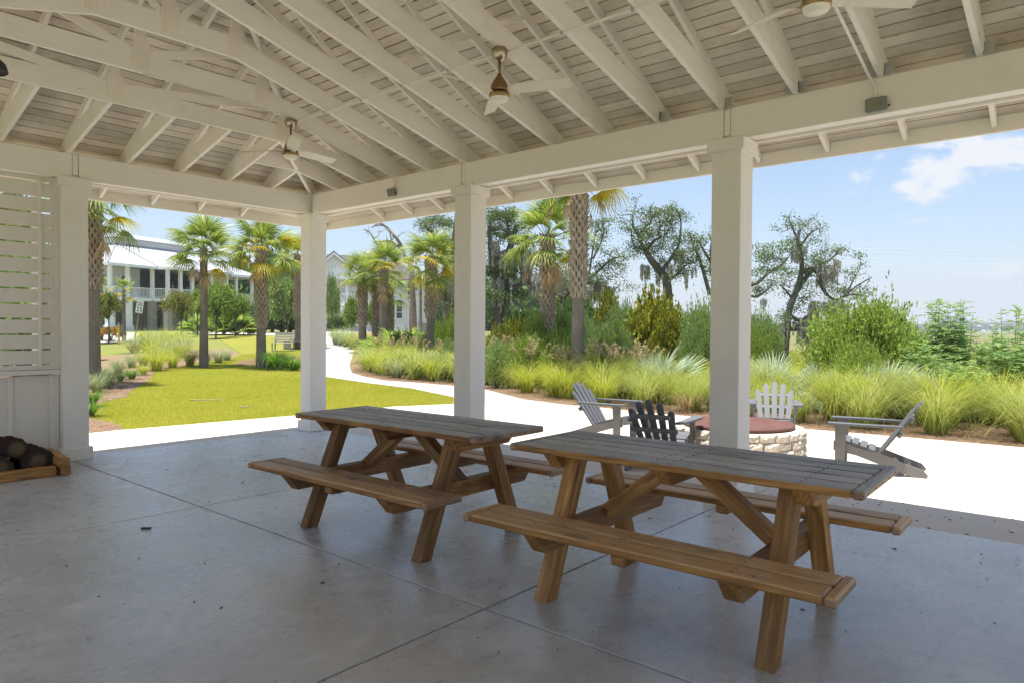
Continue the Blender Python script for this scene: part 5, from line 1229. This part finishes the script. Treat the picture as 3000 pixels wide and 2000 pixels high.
# --- deciduous trees by the clubhouse
def tree(kind, px, d, ytop, ybot, wpx, label, seed, stem=.05, cat='tree', group='young trees by the clubhouse'):
    p = at(px, d); z = hz(p.x, p.y); zt, zb_ = zat(px, ytop, d), zat(px, ybot, d); w = wpx*d/FOC; f, s = SHR[kind][seed % 3]
    t = thing('young_tree', label, cat, (p.x, p.y, z), 0, group)
    MB().tube([(p.x, p.y, z-.05), (p.x+.03, p.y, (z+zb_)/2), (p.x, p.y, zb_+.3*(zt-zb_))], [stem*1.2, stem, stem*.6], 7).build('trunk', M_oakb, t)
    M = Matrix.Translation((p.x, p.y, zb_)) @ Matrix.Rotation(seed, 4, 'Z') @ Matrix.Diagonal((w/2*1.15, w/2*1.15, (zt-zb_)*.93, 1))
    put('crown', f, t, M, kind='stuff'); put('limbs', s, t, M, kind='stuff')
tree('crape', 318, 44, 862, 935, 88, 'pink flowered crape myrtle beside the left palm trunk', 1)
tree('crape', 530, 52, 852, 940, 82, 'reddish leaved young tree left of the dark trunked palm', 2)
tree('tree', 632, 50, 832, 942, 92, 'bright green young maple between the two front palms', 0)
tree('tree', 690, 53, 858, 940, 66, 'bright green young maple just left of the island palm', 1)
tree('tree2', 842, 58, 818, 940, 96, 'soft green tree left of the corner column', 2)
tree('tree2', 800, 64, 800, 960, 90, 'taller soft green tree behind the island palm', 0)
tree('tree', 578, 55, 850, 920, 50, 'green crown just left of the dark palm trunk', 2)
tree('tree2', 972, 56, 815, 950, 44, 'loose green tree just right of the corner column', 1)
tree('tree', 1030, 52, 872, 960, 56, 'green young tree beneath the palm cluster', 2); tree('tree', 1090, 50, 885, 960, 40, 'small green tree between the cluster trunks', 0)
tree('tree2', 60, 24, 740, 1120, 300, 'bright green tree seen through the gaps of the louvred screen', 1, .09, group=None); tree('hedge', 150, 30, 800, 1070, 200, 'darker green tree seen through the right part of the louvred screen', 2, .09, group=None)
tree('crape', 30, 30, 560, 800, 200, 'thin reddish tree top seen through the upper louvre gaps', 0, .07, group=None)
for px, d, yt, w, lb in [(735, 95, 745, 130, 'dark big oak behind the island palm'), (820, 98, 735, 120, 'dark big oak left of the corner column'), (870, 96, 770, 90, 'dark oak top by the corner column'), (1180, 90, 800, 80, 'dark tree top beyond the grey roofed house'), (690, 100, 800, 80, 'dark tree beyond the clubhouse end')]:
    tree('hedge', px, d, yt, 965, w, lb, px % 3, .25, group='big trees behind the houses')
for i, (px, d, w, h) in enumerate([(775, 62, 2.6, 2.6), (800, 62, 2.6, 2.4), (825, 63, 2.6, 2.7), (850, 64, 2.6, 2.5), (873, 64, 2.6, 2.6)]): shrub('hedge', px, d, w, h, 'dark clipped hedge bush in the row at the end of the lawn', 'hedge', 'hedge at the end of the lawn', seed=i)
for i, (px, d, lb) in enumerate([(275, 46, 'rusty low shrub left of the yellow post'), (325, 46, 'rusty orange shrub by the crape myrtle'), (728, 56, 'rusty shrub by the clubhouse walk')]): shrub('rust', px, d, 1.7, 1.0, lb, 'shrub', 'rusty shrubs', seed=i)
for i, px in enumerate((972, 989, 1004)): shrub('hedge', px, 66, .9, 1.5, 'narrow clipped evergreen in a row of three before the white stairs', 'evergreen', 'three evergreens by the stairs', seed=i)
shrub('gold', 600, 60, 2.0, 1.5, 'yellow flowering bush by the clubhouse pier', 'shrub', None, seed=1)
# --- lawn blades and pine straw
def blades(n, poly, h, w, lean, mat, name, label, cat, z, seed, flat_=False, near=None):
    r = np.random.default_rng(seed); P = np.array(poly); lo, hi = P.min(0), P.max(0); pts = np.zeros((0, 2))
    while len(pts) < n:
        q = r.uniform(lo, hi, (n*2, 2))
        if near is not None: q = q[r.uniform(0, 1, len(q)) < np.clip((near/np.hypot(q[:, 0], q[:, 1]))**2, 0, 1)]
        ins = np.zeros(len(q), bool); k = len(P)
        for i in range(k):
            (x1, y1), (x2, y2) = P[i-1], P[i]; c = (y1 > q[:, 1]) != (y2 > q[:, 1]); ins ^= c & (q[:, 0] < (x2-x1)*(q[:, 1]-y1)/(y2-y1+1e-12)+x1)
        pts = np.concatenate([pts, q[ins]])
    pts = pts[:n]; zz = np.array([hz(x, y) for x, y in pts])+z; a = r.uniform(0, 2*PI, n); dist = np.hypot(pts[:, 0], pts[:, 1])/14
    hh = h*r.uniform(.5, 1.2, n); L = r.normal(0, lean, (n, 2)); d = np.stack([np.cos(a), np.sin(a), np.zeros(n)], -1)*(w*np.maximum(1, dist))[:, None]; c = np.concatenate([pts, zz[:, None]], -1)
    if flat_:
        u = np.stack([np.cos(a+1.3), np.sin(a+1.3), r.uniform(-.05, .22, n)], -1)*hh[:, None]; c[:, 2] += r.uniform(0, .03, n); V = np.stack([c-u*.5-d, c-u*.5+d, c+u*.5], 1)
    else: V = np.stack([c-d, c+d, c+np.concatenate([L*hh[:, None], hh[:, None]], -1)], 1)
    o = put(name, npmesh(V.reshape(-1, 3), np.arange(3*n).reshape(n, 3), mat)); tag(o, label, cat, None, 'stuff'); return o
NEARL = [(4.4, 11.6), (7.1, 11.26), (9.3, 11.12), (10.46, 10.6), (11.7, 11.8), (12.6, 14.3), (12.95, 16.6), (13.6, 19.6), (15, 23.2), (19, 29), (24, 35), (19, 33), (18.2, 33.5), (16.9, 31.9), (15.1, 30.8)]+LBED[2:13][::-1]
blades(260000, NEARL, .035, .0026, .5, M_lawnb, 'grass', 'short yellow green turf grass of the lawn', 'grass', 0, 1, near=15)
blades(9000, edge_pts([(4.4, 11.66), (7.1, 11.32), (9.3, 11.18), (10.46, 10.66), (11.7, 11.85)], .004, .03, .05) if False else [(4.4, 11.58), (7.1, 11.24), (9.3, 11.1), (10.46, 10.58), (10.5, 10.72), (9.35, 11.24), (7.15, 11.38), (4.45, 11.72)], .06, .004, .6, M_lawnb, 'grass', 'longer ragged grass along the paving edge', 'grass', 0, 9)
RB = MULCH_R[2:-1]; blades(26000, RB+[(x+2.6, y-.6) for x, y in RB[::-1]], .17, .0045, 0, M_straw, 'pine_straw', 'loose pine straw over the long bed', 'pine straw', .012, 2, True, near=18)
blades(15000, LBED[:14]+[(10, 29), (6, 22), (2, 15), (1, 11.62)], .17, .0045, 0, M_straw, 'pine_straw', 'loose pine straw over the left bed', 'pine straw', .012, 3, True, near=20)
blades(3000, smooth_poly([(14.3, 26.9), (15.6, 29.2), (17.5, 30.9), (19.5, 30.4), (19.3, 28), (16.6, 25.0), (15.3, 25.2)], 1), .2, .007, 0, M_straw, 'pine_straw', 'loose pine straw on the palm island', 'pine straw', .016, 4, True)
# rough marsh-edge grass behind the bed
blades(60000, [(16, -9), (17, 2), (17.2, 8), (19, 13), (22, 20), (27, 28), (60, 40), (90, 20), (80, -20), (40, -30)], .55, .010, .35, M_muhly2, 'marsh_grass', 'rough pale marsh grass between the shrubs and the open marsh', 'marsh grass', 0, 5, near=30)
# ------------------------------------------------------------------ clubhouse on piers
M_white = flat('white_siding_paint', (.82, .83, .84), .6, 0, .05)
M_siding = Mat('white_lap_siding'); _w = M_siding.node('ShaderNodeTexWave', wave_type='BANDS', bands_direction='Z', wave_profile='SAW'); _w.inputs['Scale'].default_value = 1.0; M_siding.l.new(M_siding.co('World', (1, 1, 1.6)), _w.inputs['Vector'])
M_siding.set('Base Color', (.72, .74, .76)).set('Roughness', .6); M_siding.bump(_w.outputs['Fac'], .8, .03); M_siding = M_siding.m
M_pier = flat('grey_stucco_pier', (.33, .31, .285), .9)
M_dark = flat('grey_screened_room', (.24, .24, .25), .8)
M_win = Mat('window_glass'); M_win.set('Base Color', (.06, .09, .10)).set('Roughness', .08); M_win = M_win.m
M_greydoor = flat('slate_blue_panel', (.12, .16, .20), .6)
def seam(name, col, ax):
    m = Mat(name); m.set('Base Color', col).set('Roughness', .38).set('Metallic', .15); w = m.node('ShaderNodeTexWave', wave_type='BANDS', bands_direction='X'); w.inputs['Scale'].default_value = 1.1; m.l.new(m.co('Object'), w.inputs['Vector']); m.bump(m.math('POWER', w.outputs['Fac'], 6), .6, .05); return m.m
M_seam = seam('white_standing_seam', (.46, .48, .51), 0)
A0 = at(322, 66); D1 = (R0*.385+Vector((math.cos(YAW), math.sin(YAW), 0))*.923).normalized(); D2 = Vector((-D1.y, D1.x, 0))
club = thing('clubhouse', 'white raised clubhouse with metal hip roof, upper porch and grey piers', 'building', (0, 0, 0), M=frame((A0.x, A0.y, 0), D1, D2))
CM = WM[club]; ZG, ZD, ZE2, ZW = .95, 4.30, 7.45, 9.95
def cb_(name, parts, mat, parent=None, **k):
    b = MB()
    for c, d in parts: b.box(c, d, .01)
    return b.build(name, mat, parent or club, CM, local=True, **k)
FP = [(0, 0), (4.7, 0), (5.3, -1.4), (13.2, -1.4), (14.2, 0), (18.5, 0), (18.5, 13), (0, 13)]
def off_(p, o): return (p[0]+(-o if p[0] < .1 else o if p[0] > 18 else 0), p[1]+(o if p[1] > 12 else -o))
b = MB(); k = len(FP); ev = [(*off_(p, .75), ZE2) for p in FP]; UP = [(4.2, 4.6), (13.6, 4.6), (13.6, 8.6), (4.2, 8.6)]; uv = [(*p, ZW) for p in UP]
b.add(ev+uv, [(0, 1, 8), (1, 2, 9, 8), (2, 3, 9), (3, 4, 9), (4, 5, 9), (5, 6, 10, 9), (6, 7, 11, 10), (7, 0, 8, 11), (8, 9, 10, 11)])
b.add([(x, y, z-.12) for x, y, z in ev], [tuple(range(k))[::-1]])
roof = b.build('roof', M_seam, club, CM, local=True)
b = MB()
for i, j in ((0, 0), (1, 0), (2, 1), (3, 1), (4, 1), (5, 2)): b.tube([Vector(ev[i])+Vector((0, 0, .03)), Vector(uv[j])+Vector((0, 0, .03))], .07, 5)
b.build('hip_cap', M_pier, club, CM, local=True)
b = MB()
for i in range(k):
    p, q = ev[i], ev[(i+1) % k]; b.prism([p, q, (q[0], q[1], q[2]-.26), (p[0], p[1], p[2]-.26)], Vector((q[1]-p[1], p[0]-q[0], 0)), .06)
b.build('fascia', M_white, club, CM, local=True)
mon = cb_('clerestory', [((8.9, 6.6, ZW+.3), (9.2, 3.8, .7))], M_white)
for i in range(5): cb_('slat', [((8.9, 4.66, ZW+.08+i*.13), (9.1, .10, .06))], M_white, mon)
b = MB(); e = [(3.6, 4.1, ZW+.62), (14.2, 4.1, ZW+.62), (14.2, 9.1, ZW+.62), (3.6, 9.1, ZW+.62)]
b.add(e+[(5.6, 6.6, ZW+1.35), (12.2, 6.6, ZW+1.35)], [(0, 1, 5, 4), (1, 2, 5), (2, 3, 4, 5), (3, 0, 4), (0, 3, 2, 1)]); b.build('monitor_roof', M_seam, club, CM, local=True)
b = MB(); b.prism([(*off_(p, .15), ZD-.12) for p in FP], (0, 0, 1), .34); b.build('deck', M_white, club, CM, local=True)
cols = [(.05, .05), (1.9, .05), (4.7, .05), (5.35, -1.3), (6.9, -1.3), (8.4, -1.3), (10.9, -1.3), (13.1, -1.3), (15.9, .05), (18.4, .05), (.05, 4.3), (.05, 8.6), (.05, 12.9), (18.4, 4.3)]
for x, y in cols:
    cb_('porch_column', [((x, y, (ZD+ZE2)/2), (.30, .30, ZE2-ZD-.2)), ((x, y, ZD+.5), (.38, .38, .95))], M_white)
    cb_('pier', [((x, y, (ZG+ZD)/2-.15), (.62, .62, ZD-ZG-.15))], M_pier if x > 3 else M_white); 
    if x < 3: cb_('pier_base', [((x, y, ZG+.3), (.8, .8, .7))], M_white)
for x, y in ((3.2, 4), (6.3, 4), (9.5, 3.6), (13, 3.6), (16, 4), (9.5, 8), (13, 8)): cb_('pier', [((x, y, (ZG+ZD)/2-.15), (.7, .7, ZD-ZG-.15))], M_pier)
fr = [(.05, 12.9), (.05, 8.6), (.05, 4.3)]+cols[:10]
for (x0, y0), (x1, y1) in zip(fr[:-1], fr[1:]):
    b = MB(); L = math.hypot(x1-x0, y1-y0); R_ = Matrix.Rotation(math.atan2(y1-y0, x1-x0), 3, 'Z'); c = Vector(((x0+x1)/2, (y0+y1)/2, 0))
    b.box(c+Vector((0, 0, ZD+1.0)), (L, .09, .07), .005, R_).box(c+Vector((0, 0, ZD+.15)), (L, .06, .06), .005, R_)
    n = max(2, int(L/.15))
    for i in range(n): b.box(c+R_ @ Vector((-L/2+(i+.5)*L/n, 0, ZD+.57)), (.045, .045, .80), .002, R_)
    b.build('railing', M_white, club, CM, local=True)
for q in (((2.9, 2.7, (ZD+ZE2)/2), (5.0, .15, ZE2-ZD)), ((.5, 8, (ZD+ZE2)/2), (.15, 10.4, ZE2-ZD)), ((15.6, 2.7, (ZD+ZE2)/2), (3.0, .15, ZE2-ZD))): cb_('porch_wall', [q], M_white)
for i in range(13): cb_('batten', [((.6+i*.37, 2.60, (ZD+ZE2)/2), (.05, .05, ZE2-ZD-.1))], M_white)
for q in (((9.8, 6.5, (ZD+ZE2)/2), (8.6, .2, ZE2-ZD)), ((5.5, 4.6, (ZD+ZE2)/2), (.2, 3.8, ZE2-ZD)), ((14.1, 4.6, (ZD+ZE2)/2), (.2, 3.8, ZE2-ZD)), ((9.8, 2.8, ZE2-.1), (8.9, 7.6, .1))): cb_('screened_wall', [q], M_dark)
for x in (1.2, 3.6, 15.0): f = cb_('window', [((x, 2.60, ZD+1.5), (.75, .06, 1.6))], M_white); cb_('pane', [((x, 2.565, ZD+1.5), (.6, .03, 1.45))], M_win, f)
for x in (6.2, 7.7, 9.7, 12.0):
    b = MB().lathe([(.03, .25), (.08, .2), (.30, .05), (.32, 0), (.28, .03), (.0, .12)], (x, .6, ZD+2.0), 16).tube([(x, .6, ZD+2.2), (x, .6, ZE2-.1)], .015, 5)
    b.build('pendant_light', M_darkmet, club, CM, local=True)
cb_('ground_floor_wall', [((11, 10.5, (ZG+ZD)/2), (13, .2, ZD-ZG))], M_siding)
cb_('door', [((7.2, 10.3, ZG+1.2), (1.6, .12, 2.4))], M_greydoor); cb_('door', [((10.8, 10.3, ZG+1.2), (2.2, .12, 2.4))], M_greydoor); cb_('door', [((15, 10.3, ZG+1.2), (1.8, .12, 2.4))], M_greydoor)
# ------------------------------------------------------------------ grey roofed house
M_shingle = flat('dark_grey_shingles', (.085, .085, .09), .9)
HO = at(962, 76); HX = (R0*.93+Vector((math.cos(YAW), math.sin(YAW), 0))*.37).normalized(); HY = Vector((-HX.y, HX.x, 0))
hou = thing('house', 'white lap sided house with dark grey shingle roof, outside stairs and raised ground floor', 'building', (0, 0, 0), M=frame((HO.x, HO.y, 0), HX, HY)); HM = WM[hou]
def hb(name, parts, mat, parent=None):
    b = MB()
    for c, d in parts: b.box(c, d, .01)
    return b.build(name, mat, parent or hou, HM, local=True)
hb('wall', [((5.6, 6, 4.0), (11.2, 10, 6.0))], M_siding)
hb('ground_floor', [((5.6, 6, .9), (11.0, 9.8, 1.6))], M_pier)
b = MB(); gz0, gz1 = 7.0, 10.0
b.add([(-.5, .4, gz0), (11.7, .4, gz0), (11.7, 11.6, gz0), (-.5, 11.6, gz0), (.6, 6, gz1), (7.6, 6, gz1)], [(0, 1, 5, 4), (1, 2, 5), (2, 3, 4, 5), (3, 0, 4), (0, 3, 2, 1)]); b.build('roof', M_shingle, hou, HM, local=True)
# gabled bay with porch at the left
b = MB(); b.prism([(-1.8, .0, 6.9), (3.4, .0, 6.9), (.5, .0, 9.4)], (0, 1, 0), .3); b.build('gable_wall', M_siding, hou, HM, local=True)
b = MB(); b.prism([(.5, 2.5, 9.55), (3.9, 2.5, 6.75), (3.9, 2.5, 6.95), (.5, 2.5, 9.78), (-2.3, 2.5, 6.95), (-2.3, 2.5, 6.75)], (0, 1, 0), 6); b.build('roof', M_shingle, hou, HM, local=True)
b = MB(); b.prism([(.5, -.55, 9.35), (3.95, -.55, 6.6), (3.95, -.55, 6.85), (.5, -.55, 9.62), (-2.35, -.55, 6.85), (-2.35, -.55, 6.6)], (0, 1, 0), .12); b.build('barge_board', M_white, hou, HM, local=True)
hb('wall', [((-.7, 1.5, 4.4), (2.2, 3, 5.0))], M_siding)
hb('porch_deck', [((2.0, .3, 4.05), (4.6, 2.6, .3)), ((2.0, .3, 6.85), (4.2, 2.4, .25))], M_white)
hb('porch_column', [((1.85, -.7, 5.4), (.26, .26, 2.7)), ((1.85, -.7, 2.3), (.26, .26, 3.4))], M_white); hb('porch_column', [((3.5, -.7, 5.4), (.26, .26, 2.7)), ((3.5, -.7, 2.3), (.26, .26, 3.4))], M_white)
b = MB(); b.box((2.6, -.85, 5.15), (3.4, .07, .08), .004)
for i in range(22): b.box((1.0+i*.15, -.85, 4.7), (.04, .04, .9), .002)
b.build('railing', M_white, hou, HM, local=True)
def win(x, y, z, w, h):
    f = hb('window', [((x, y, z), (w+.2, .10, h+.2))], M_white); hb('pane', [((x, y-.05, z+h*.26), (w, .03, h*.46)), ((x, y-.05, z-h*.26), (w, .03, h*.46))], M_win, f)
win(-.55, -.05, 6.0, .55, 1.4); win(-.55, -.05, 3.2, .55, 1.3); win(9.2, .95, 6.0, .6, 1.5); win(7.1, .95, 3.3, .62, 1.4); win(7.95, .95, 3.3, .62, 1.4)
hb('garage_door', [((7.4, .95, 1.0), (2.2, .1, 1.9))], M_white); hb('garage_door', [((9.6, .95, 1.0), (1.5, .1, 1.9))], M_white)
st = hb('stairs', [((1.0+.22*i, -1.0, 4.0-.22*i), (.30, 1.1, .06)) for i in range(14)], M_white)
b = MB()
for yy in (-1.55, -.45): b.prism([(.9, yy, 4.0), (4.2, yy, .8), (4.2, yy, .5), (.9, yy, 3.6)], (0, 1, 0), .08); b.prism([(.9, yy, 4.95), (4.2, yy, 1.75), (4.2, yy, 1.65), (.9, yy, 4.85)], (0, 1, 0), .07)
for i in range(14):
    for yy in (-1.55, -.45): b.box((1.0+.22*i, yy, 4.4-.213*i), (.04, .04, .9), .002)
b.build('stair_rail', M_white, hou, HM, local=True)
hb('lattice', [((10.8, .9, .9+.22*i), (1.3, .06, .12)) for i in range(6)], M_pier)
# ------------------------------------------------------------------ sign, post, bench
M_signw = flat('white_sign_face', (.80, .80, .80), .5, 0, .03); M_ink = flat('black_sign_paint', (.02, .02, .02), .5); M_post2 = flat('weathered_sign_post', (.30, .26, .21), .9)
def text(s, size, o, x, y, mat, par, name='lettering'):
    cu = bpy.data.curves.new('t', 'FONT'); cu.body = s; cu.size = size; cu.align_x = 'CENTER'; cu.align_y = 'CENTER'; cu.extrude = .002
    ob = bpy.data.objects.new('t', cu); C.objects.link(ob); dg = bpy.context.evaluated_depsgraph_get(); me = bpy.data.meshes.new_from_object(ob.evaluated_get(dg)); bpy.data.objects.remove(ob)
    me.materials.clear(); me.materials.append(mat); put(name, me, par, frame(o, x, y))
sp = at(409, 40); sz = hz(sp.x, sp.y); sgn = thing('speed_limit_sign', 'white speed limit 25 sign leaning on its post above the grass mass', 'sign', (sp.x, sp.y, sz))
ux = R0.copy(); tilt = .16; uy = (Vector((0, 0, 1))+R0*tilt*1.0).normalized(); ux = (R0-Vector((0, 0, 1))*tilt).normalized(); un = ux.cross(uy)
so_ = P3(410, 900, 40); low = so_-uy*(so_.z-sz+.1); MB().prism([low-ux*.03, low+ux*.03, so_+uy*.3+ux*.03, so_+uy*.3-ux*.03], un, .03).build('post', M_post2, sgn)
pn = MB().prism([so_+un*.03+ux*a+uy*c for a, c in ((-.20, -.34), (.20, -.34), (.20, .34), (-.20, .34))], un, .01).build('sign_panel', M_signw, sgn)
for s, z, h in (('SPEED', .235, .135), ('LIMIT', .10, .135), ('25', -.145, .36)): text(s, h, so_+un*.042+uy*z, ux, uy, M_ink, pn)
yp = at(348, 43); yz = hz(yp.x, yp.y); ypo = thing('marker_post', 'slim yellow marker post with blue cap beside the pale gravel', 'post', (yp.x, yp.y, yz))
M_yel = flat('yellow_marker', (.62, .40, .03), .6); M_blu = flat('blue_cap', (.03, .20, .42), .5)
MB().box((yp.x, yp.y, yz+.60), (.10, .10, 1.25), .01).build('post', M_yel, ypo); MB().box((yp.x, yp.y, yz+1.26), (.11, .11, .09), .01).build('cap', M_blu, ypo)
bp = at(828, 38); bz = hz(bp.x, bp.y); M_bench = flat('grey_bench_slats', (.36, .35, .33), .8)
ben = thing('garden_bench', 'grey slatted bench on the far lawn behind the island plants', 'bench', (bp.x, bp.y, bz), -.9); BM = WM[ben]
def bb(name, c, d, rot=0): MB().box(c, d, .006, Matrix.Rotation(rot, 3, 'X')).build(name, M_bench, ben, BM, local=True)
for i in range(5): bb('seat_slat', (0, -.2+i*.1, .43), (1.1, .08, .03))
for i in range(6): bb('back_slat', (0, .28+i*.022, .52+i*.085), (1.1, .025, .06), .25)
for x in (-.5, .5): bb('leg', (x, -.2, .21), (.06, .06, .42)); bb('leg', (x, .28, .45), (.06, .06, .95), -.2); bb('arm', (x, .0, .64), (.06, .55, .04))
tb = thing('low_table', 'low grey slab table beside the slatted bench', 'table', at(868, 40, hz(*at(868, 40)[:2]))); TB = WM[tb]
MB().box((0, 0, .42), (1.4, .8, .06), .01).build('table_top', M_bench, tb, TB, local=True)
for x in (-.6, .6): MB().box((x, 0, .2), (.08, .6, .40), .01).build('leg', M_bench, tb, TB, local=True)
# ------------------------------------------------------------------ far shore: treeline, bridge, pylons, wires, marina
M_conc = flat('bridge_concrete', (.36, .36, .35), .9)
bd = 1150
br = thing('bridge', 'long low highway bridge on paired piers across the far marsh', 'bridge', at(2950, bd, 0)); pts = [(2300, 964), (2500, 958), (2627, 953.5), (2800, 949), (2950, 947), (3150, 947), (3400, 950)]
P = [P3(x, y, bd) for x, y in pts]
b = MB()
for p, q in zip(P[:-1], P[1:]): b.prism([p+Vector((0, 0, 1.2)), q+Vector((0, 0, 1.2)), q-Vector((0, 0, 1.6)), p-Vector((0, 0, 1.6))], (q-p).cross(Vector((0, 0, 1))), 12)
b.build('deck', M_conc, br)
for px, py in ((2637, 954), (2717, 952), (2797, 950), (2841, 949), (2883, 948.5), (2957, 947.5), (3040, 947)):
    p = P3(px, py, bd); b = MB()
    for s in (-1, 1): b.box(p+R0*s*1.8+Vector((0, 0, -p.z/2-1.3)), (2.0, 2.0, p.z+1.4), .05)
    b.box(p+Vector((0, 0, -2.2)), (9, 9, 2.2), .05); b.build('pier', M_conc, br)
M_far = leafmat('far_shore_foliage', G3((.035, .06, .03), (.06, .09, .04), (.09, .12, .05)), .1)
r = np.random.default_rng(77); V = []; F = []; off = 0
for k in range(1300):
    px = r.uniform(1300, 3500); dd = r.uniform(1250, 1500); p = at(px, dd); w = r.uniform(14, 26); h = r.uniform(6, 12)*(1.0+.3*math.sin(px*.013))
    n = 26; q = np.array([p.x, p.y, -1])+r.normal(0, .45, (n, 3))*np.array([w, w, h*.5])+np.array([0, 0, h*.45]); v, f = leaves(q, r.normal(size=(n, 3)), 8., 2.6, r); V.append(v); F.append(f+off); off += len(v)
o = put('far_treeline', npmesh(np.concatenate(V), np.concatenate(F), M_far)); tag(o, 'low dark wooded shore along the far edge of the marsh', 'woods', None, 'stuff')
V = []; F = []; off = 0; r = np.random.default_rng(78)
for k in range(520):   # wood behind the houses
    px = r.uniform(-500, 1700); dd = r.uniform(118, 170); p = at(px, dd); w = r.uniform(4, 7); h = r.uniform(7, 11)
    n = 160; q = np.array([p.x, p.y, .8])+unit(r.normal(0, 1, (n, 3)))*r.uniform(.5, 1, (n, 1))*np.array([w*.6, w*.6, h*.5])+np.array([0, 0, h*.5]); v, f = leaves(q, r.normal(size=(n, 3)), 1.3, .42, r); V.append(v); F.append(f+off); off += len(v)
o = put('wood', npmesh(np.concatenate(V), np.concatenate(F), M_hedge)); tag(o, 'dark band of wood behind the houses and the clubhouse', 'woods', None, 'stuff')
M_boat = flat('white_boat_hull', (.75, .75, .75), .5)
random.seed(9)
for i in range(9):
    px = 2790+i*22+random.uniform(-6, 6); p = P3(px, 972, 1050); p.z = -.6; t = thing('moored_boat', 'white boat moored at the far marina under the bridge', 'boat', p, random.uniform(0, 3), 'boats at the far marina'); TM = WM[t]
    MB().prism([(-6, 0, 0), (5, 0, 0), (7, 0, 2), (-6, 0, 1.6)], (0, 1, 0), 3.6).build('hull', M_boat, t, TM, local=True); MB().box((-1, 0, 2.8), (5, 2.6, 1.8), .2).build('cabin', M_boat, t, TM, local=True)
M_steel = flat('grey_lattice_steel', (.34, .36, .38), .6, .2)
tops = []
for px, py, d, lb in ((2419, 688, 640, 'taller grey lattice pylon behind the lone oak'), (2409, 702, 690, 'shorter grey lattice pylon left of the taller one')):
    p = at(px, d, -1); H = zat(px, py, d)+1; t = thing('pylon', lb, 'pylon', p, 0, 'pylons'); b = MB(); hw = 1.5
    cs_ = [(-1, -1), (1, -1), (1, 1), (-1, 1)]
    for a, c in cs_: b.tube([p+Vector((a*hw*1.3, c*hw*1.3, 0)), p+Vector((a*hw*.8, c*hw*.8, H))], .16, 4)
    for k in range(int(H/4)):
        z = k*4.
        for i in range(4): a, c = cs_[i], cs_[(i+1) % 4]; b.tube([p+Vector((a[0]*hw*1.05, a[1]*hw*1.05, z)), p+Vector((c[0]*hw*1.05, c[1]*hw*1.05, z+4))], .09, 3, cap=False)
    b.build('tower', M_steel, t); tops.append((p, H))
M_wire = flat('bare_aluminium_wire', (.75, .76, .78), .4, .3)
for i, (y0, y1) in enumerate(((713, 722), (727, 735), (737, 748), (755, 764), (765, 776), (771, 790))):
    a = P3(2419, y0, 640); e = P3(3300, y1+2, 560); b = MB(); pts = [a.lerp(e, q/16)-Vector((0, 0, 16*(q/16)*(1-q/16)*.12)) for q in range(17)]
    b.tube(pts, .07, 4, cap=False); tag(b.build('power_line', M_wire), 'pale power line crossing the sky right of the pylons', 'power line', 'power lines over the marsh')
# ------------------------------------------------------------------ humid coastal air
hm_ = bpy.data.materials.new('humid_air'); hm_.use_nodes = True; hn = hm_.node_tree.nodes; hl = hm_.node_tree.links; hn.clear()
hv = hn.new('ShaderNodeVolumePrincipled'); hv.inputs['Color'].default_value = (.93, .96, 1, 1); hv.inputs['Density'].default_value = .00042; hv.inputs['Anisotropy'].default_value = .2
ho = hn.new('ShaderNodeOutputMaterial'); hl.new(hv.outputs[0], ho.inputs['Volume'])
b = MB(); x0, x1, y0, y1, z0, z1 = -1900., 5200., -5000., 5000., -2.2, 105.
b.add([(x0, y0, z0), (x1, y0, z0), (x1, y1, z0), (x0, y1, z0), (x0, y0, z1), (x1, y0, z1), (x1, y1, z1), (x0, y1, z1)], [(3, 2, 1, 0), (4, 5, 6, 7), (0, 1, 5, 4), (1, 2, 6, 5), (2, 3, 7, 6), (3, 0, 4, 7)])
hz_ = b.build('haze', hm_); hz_['kind'] = 'stuff'; hz_['label'] = 'thin humid haze over the marsh'
SC.cycles.volume_bounces = 0
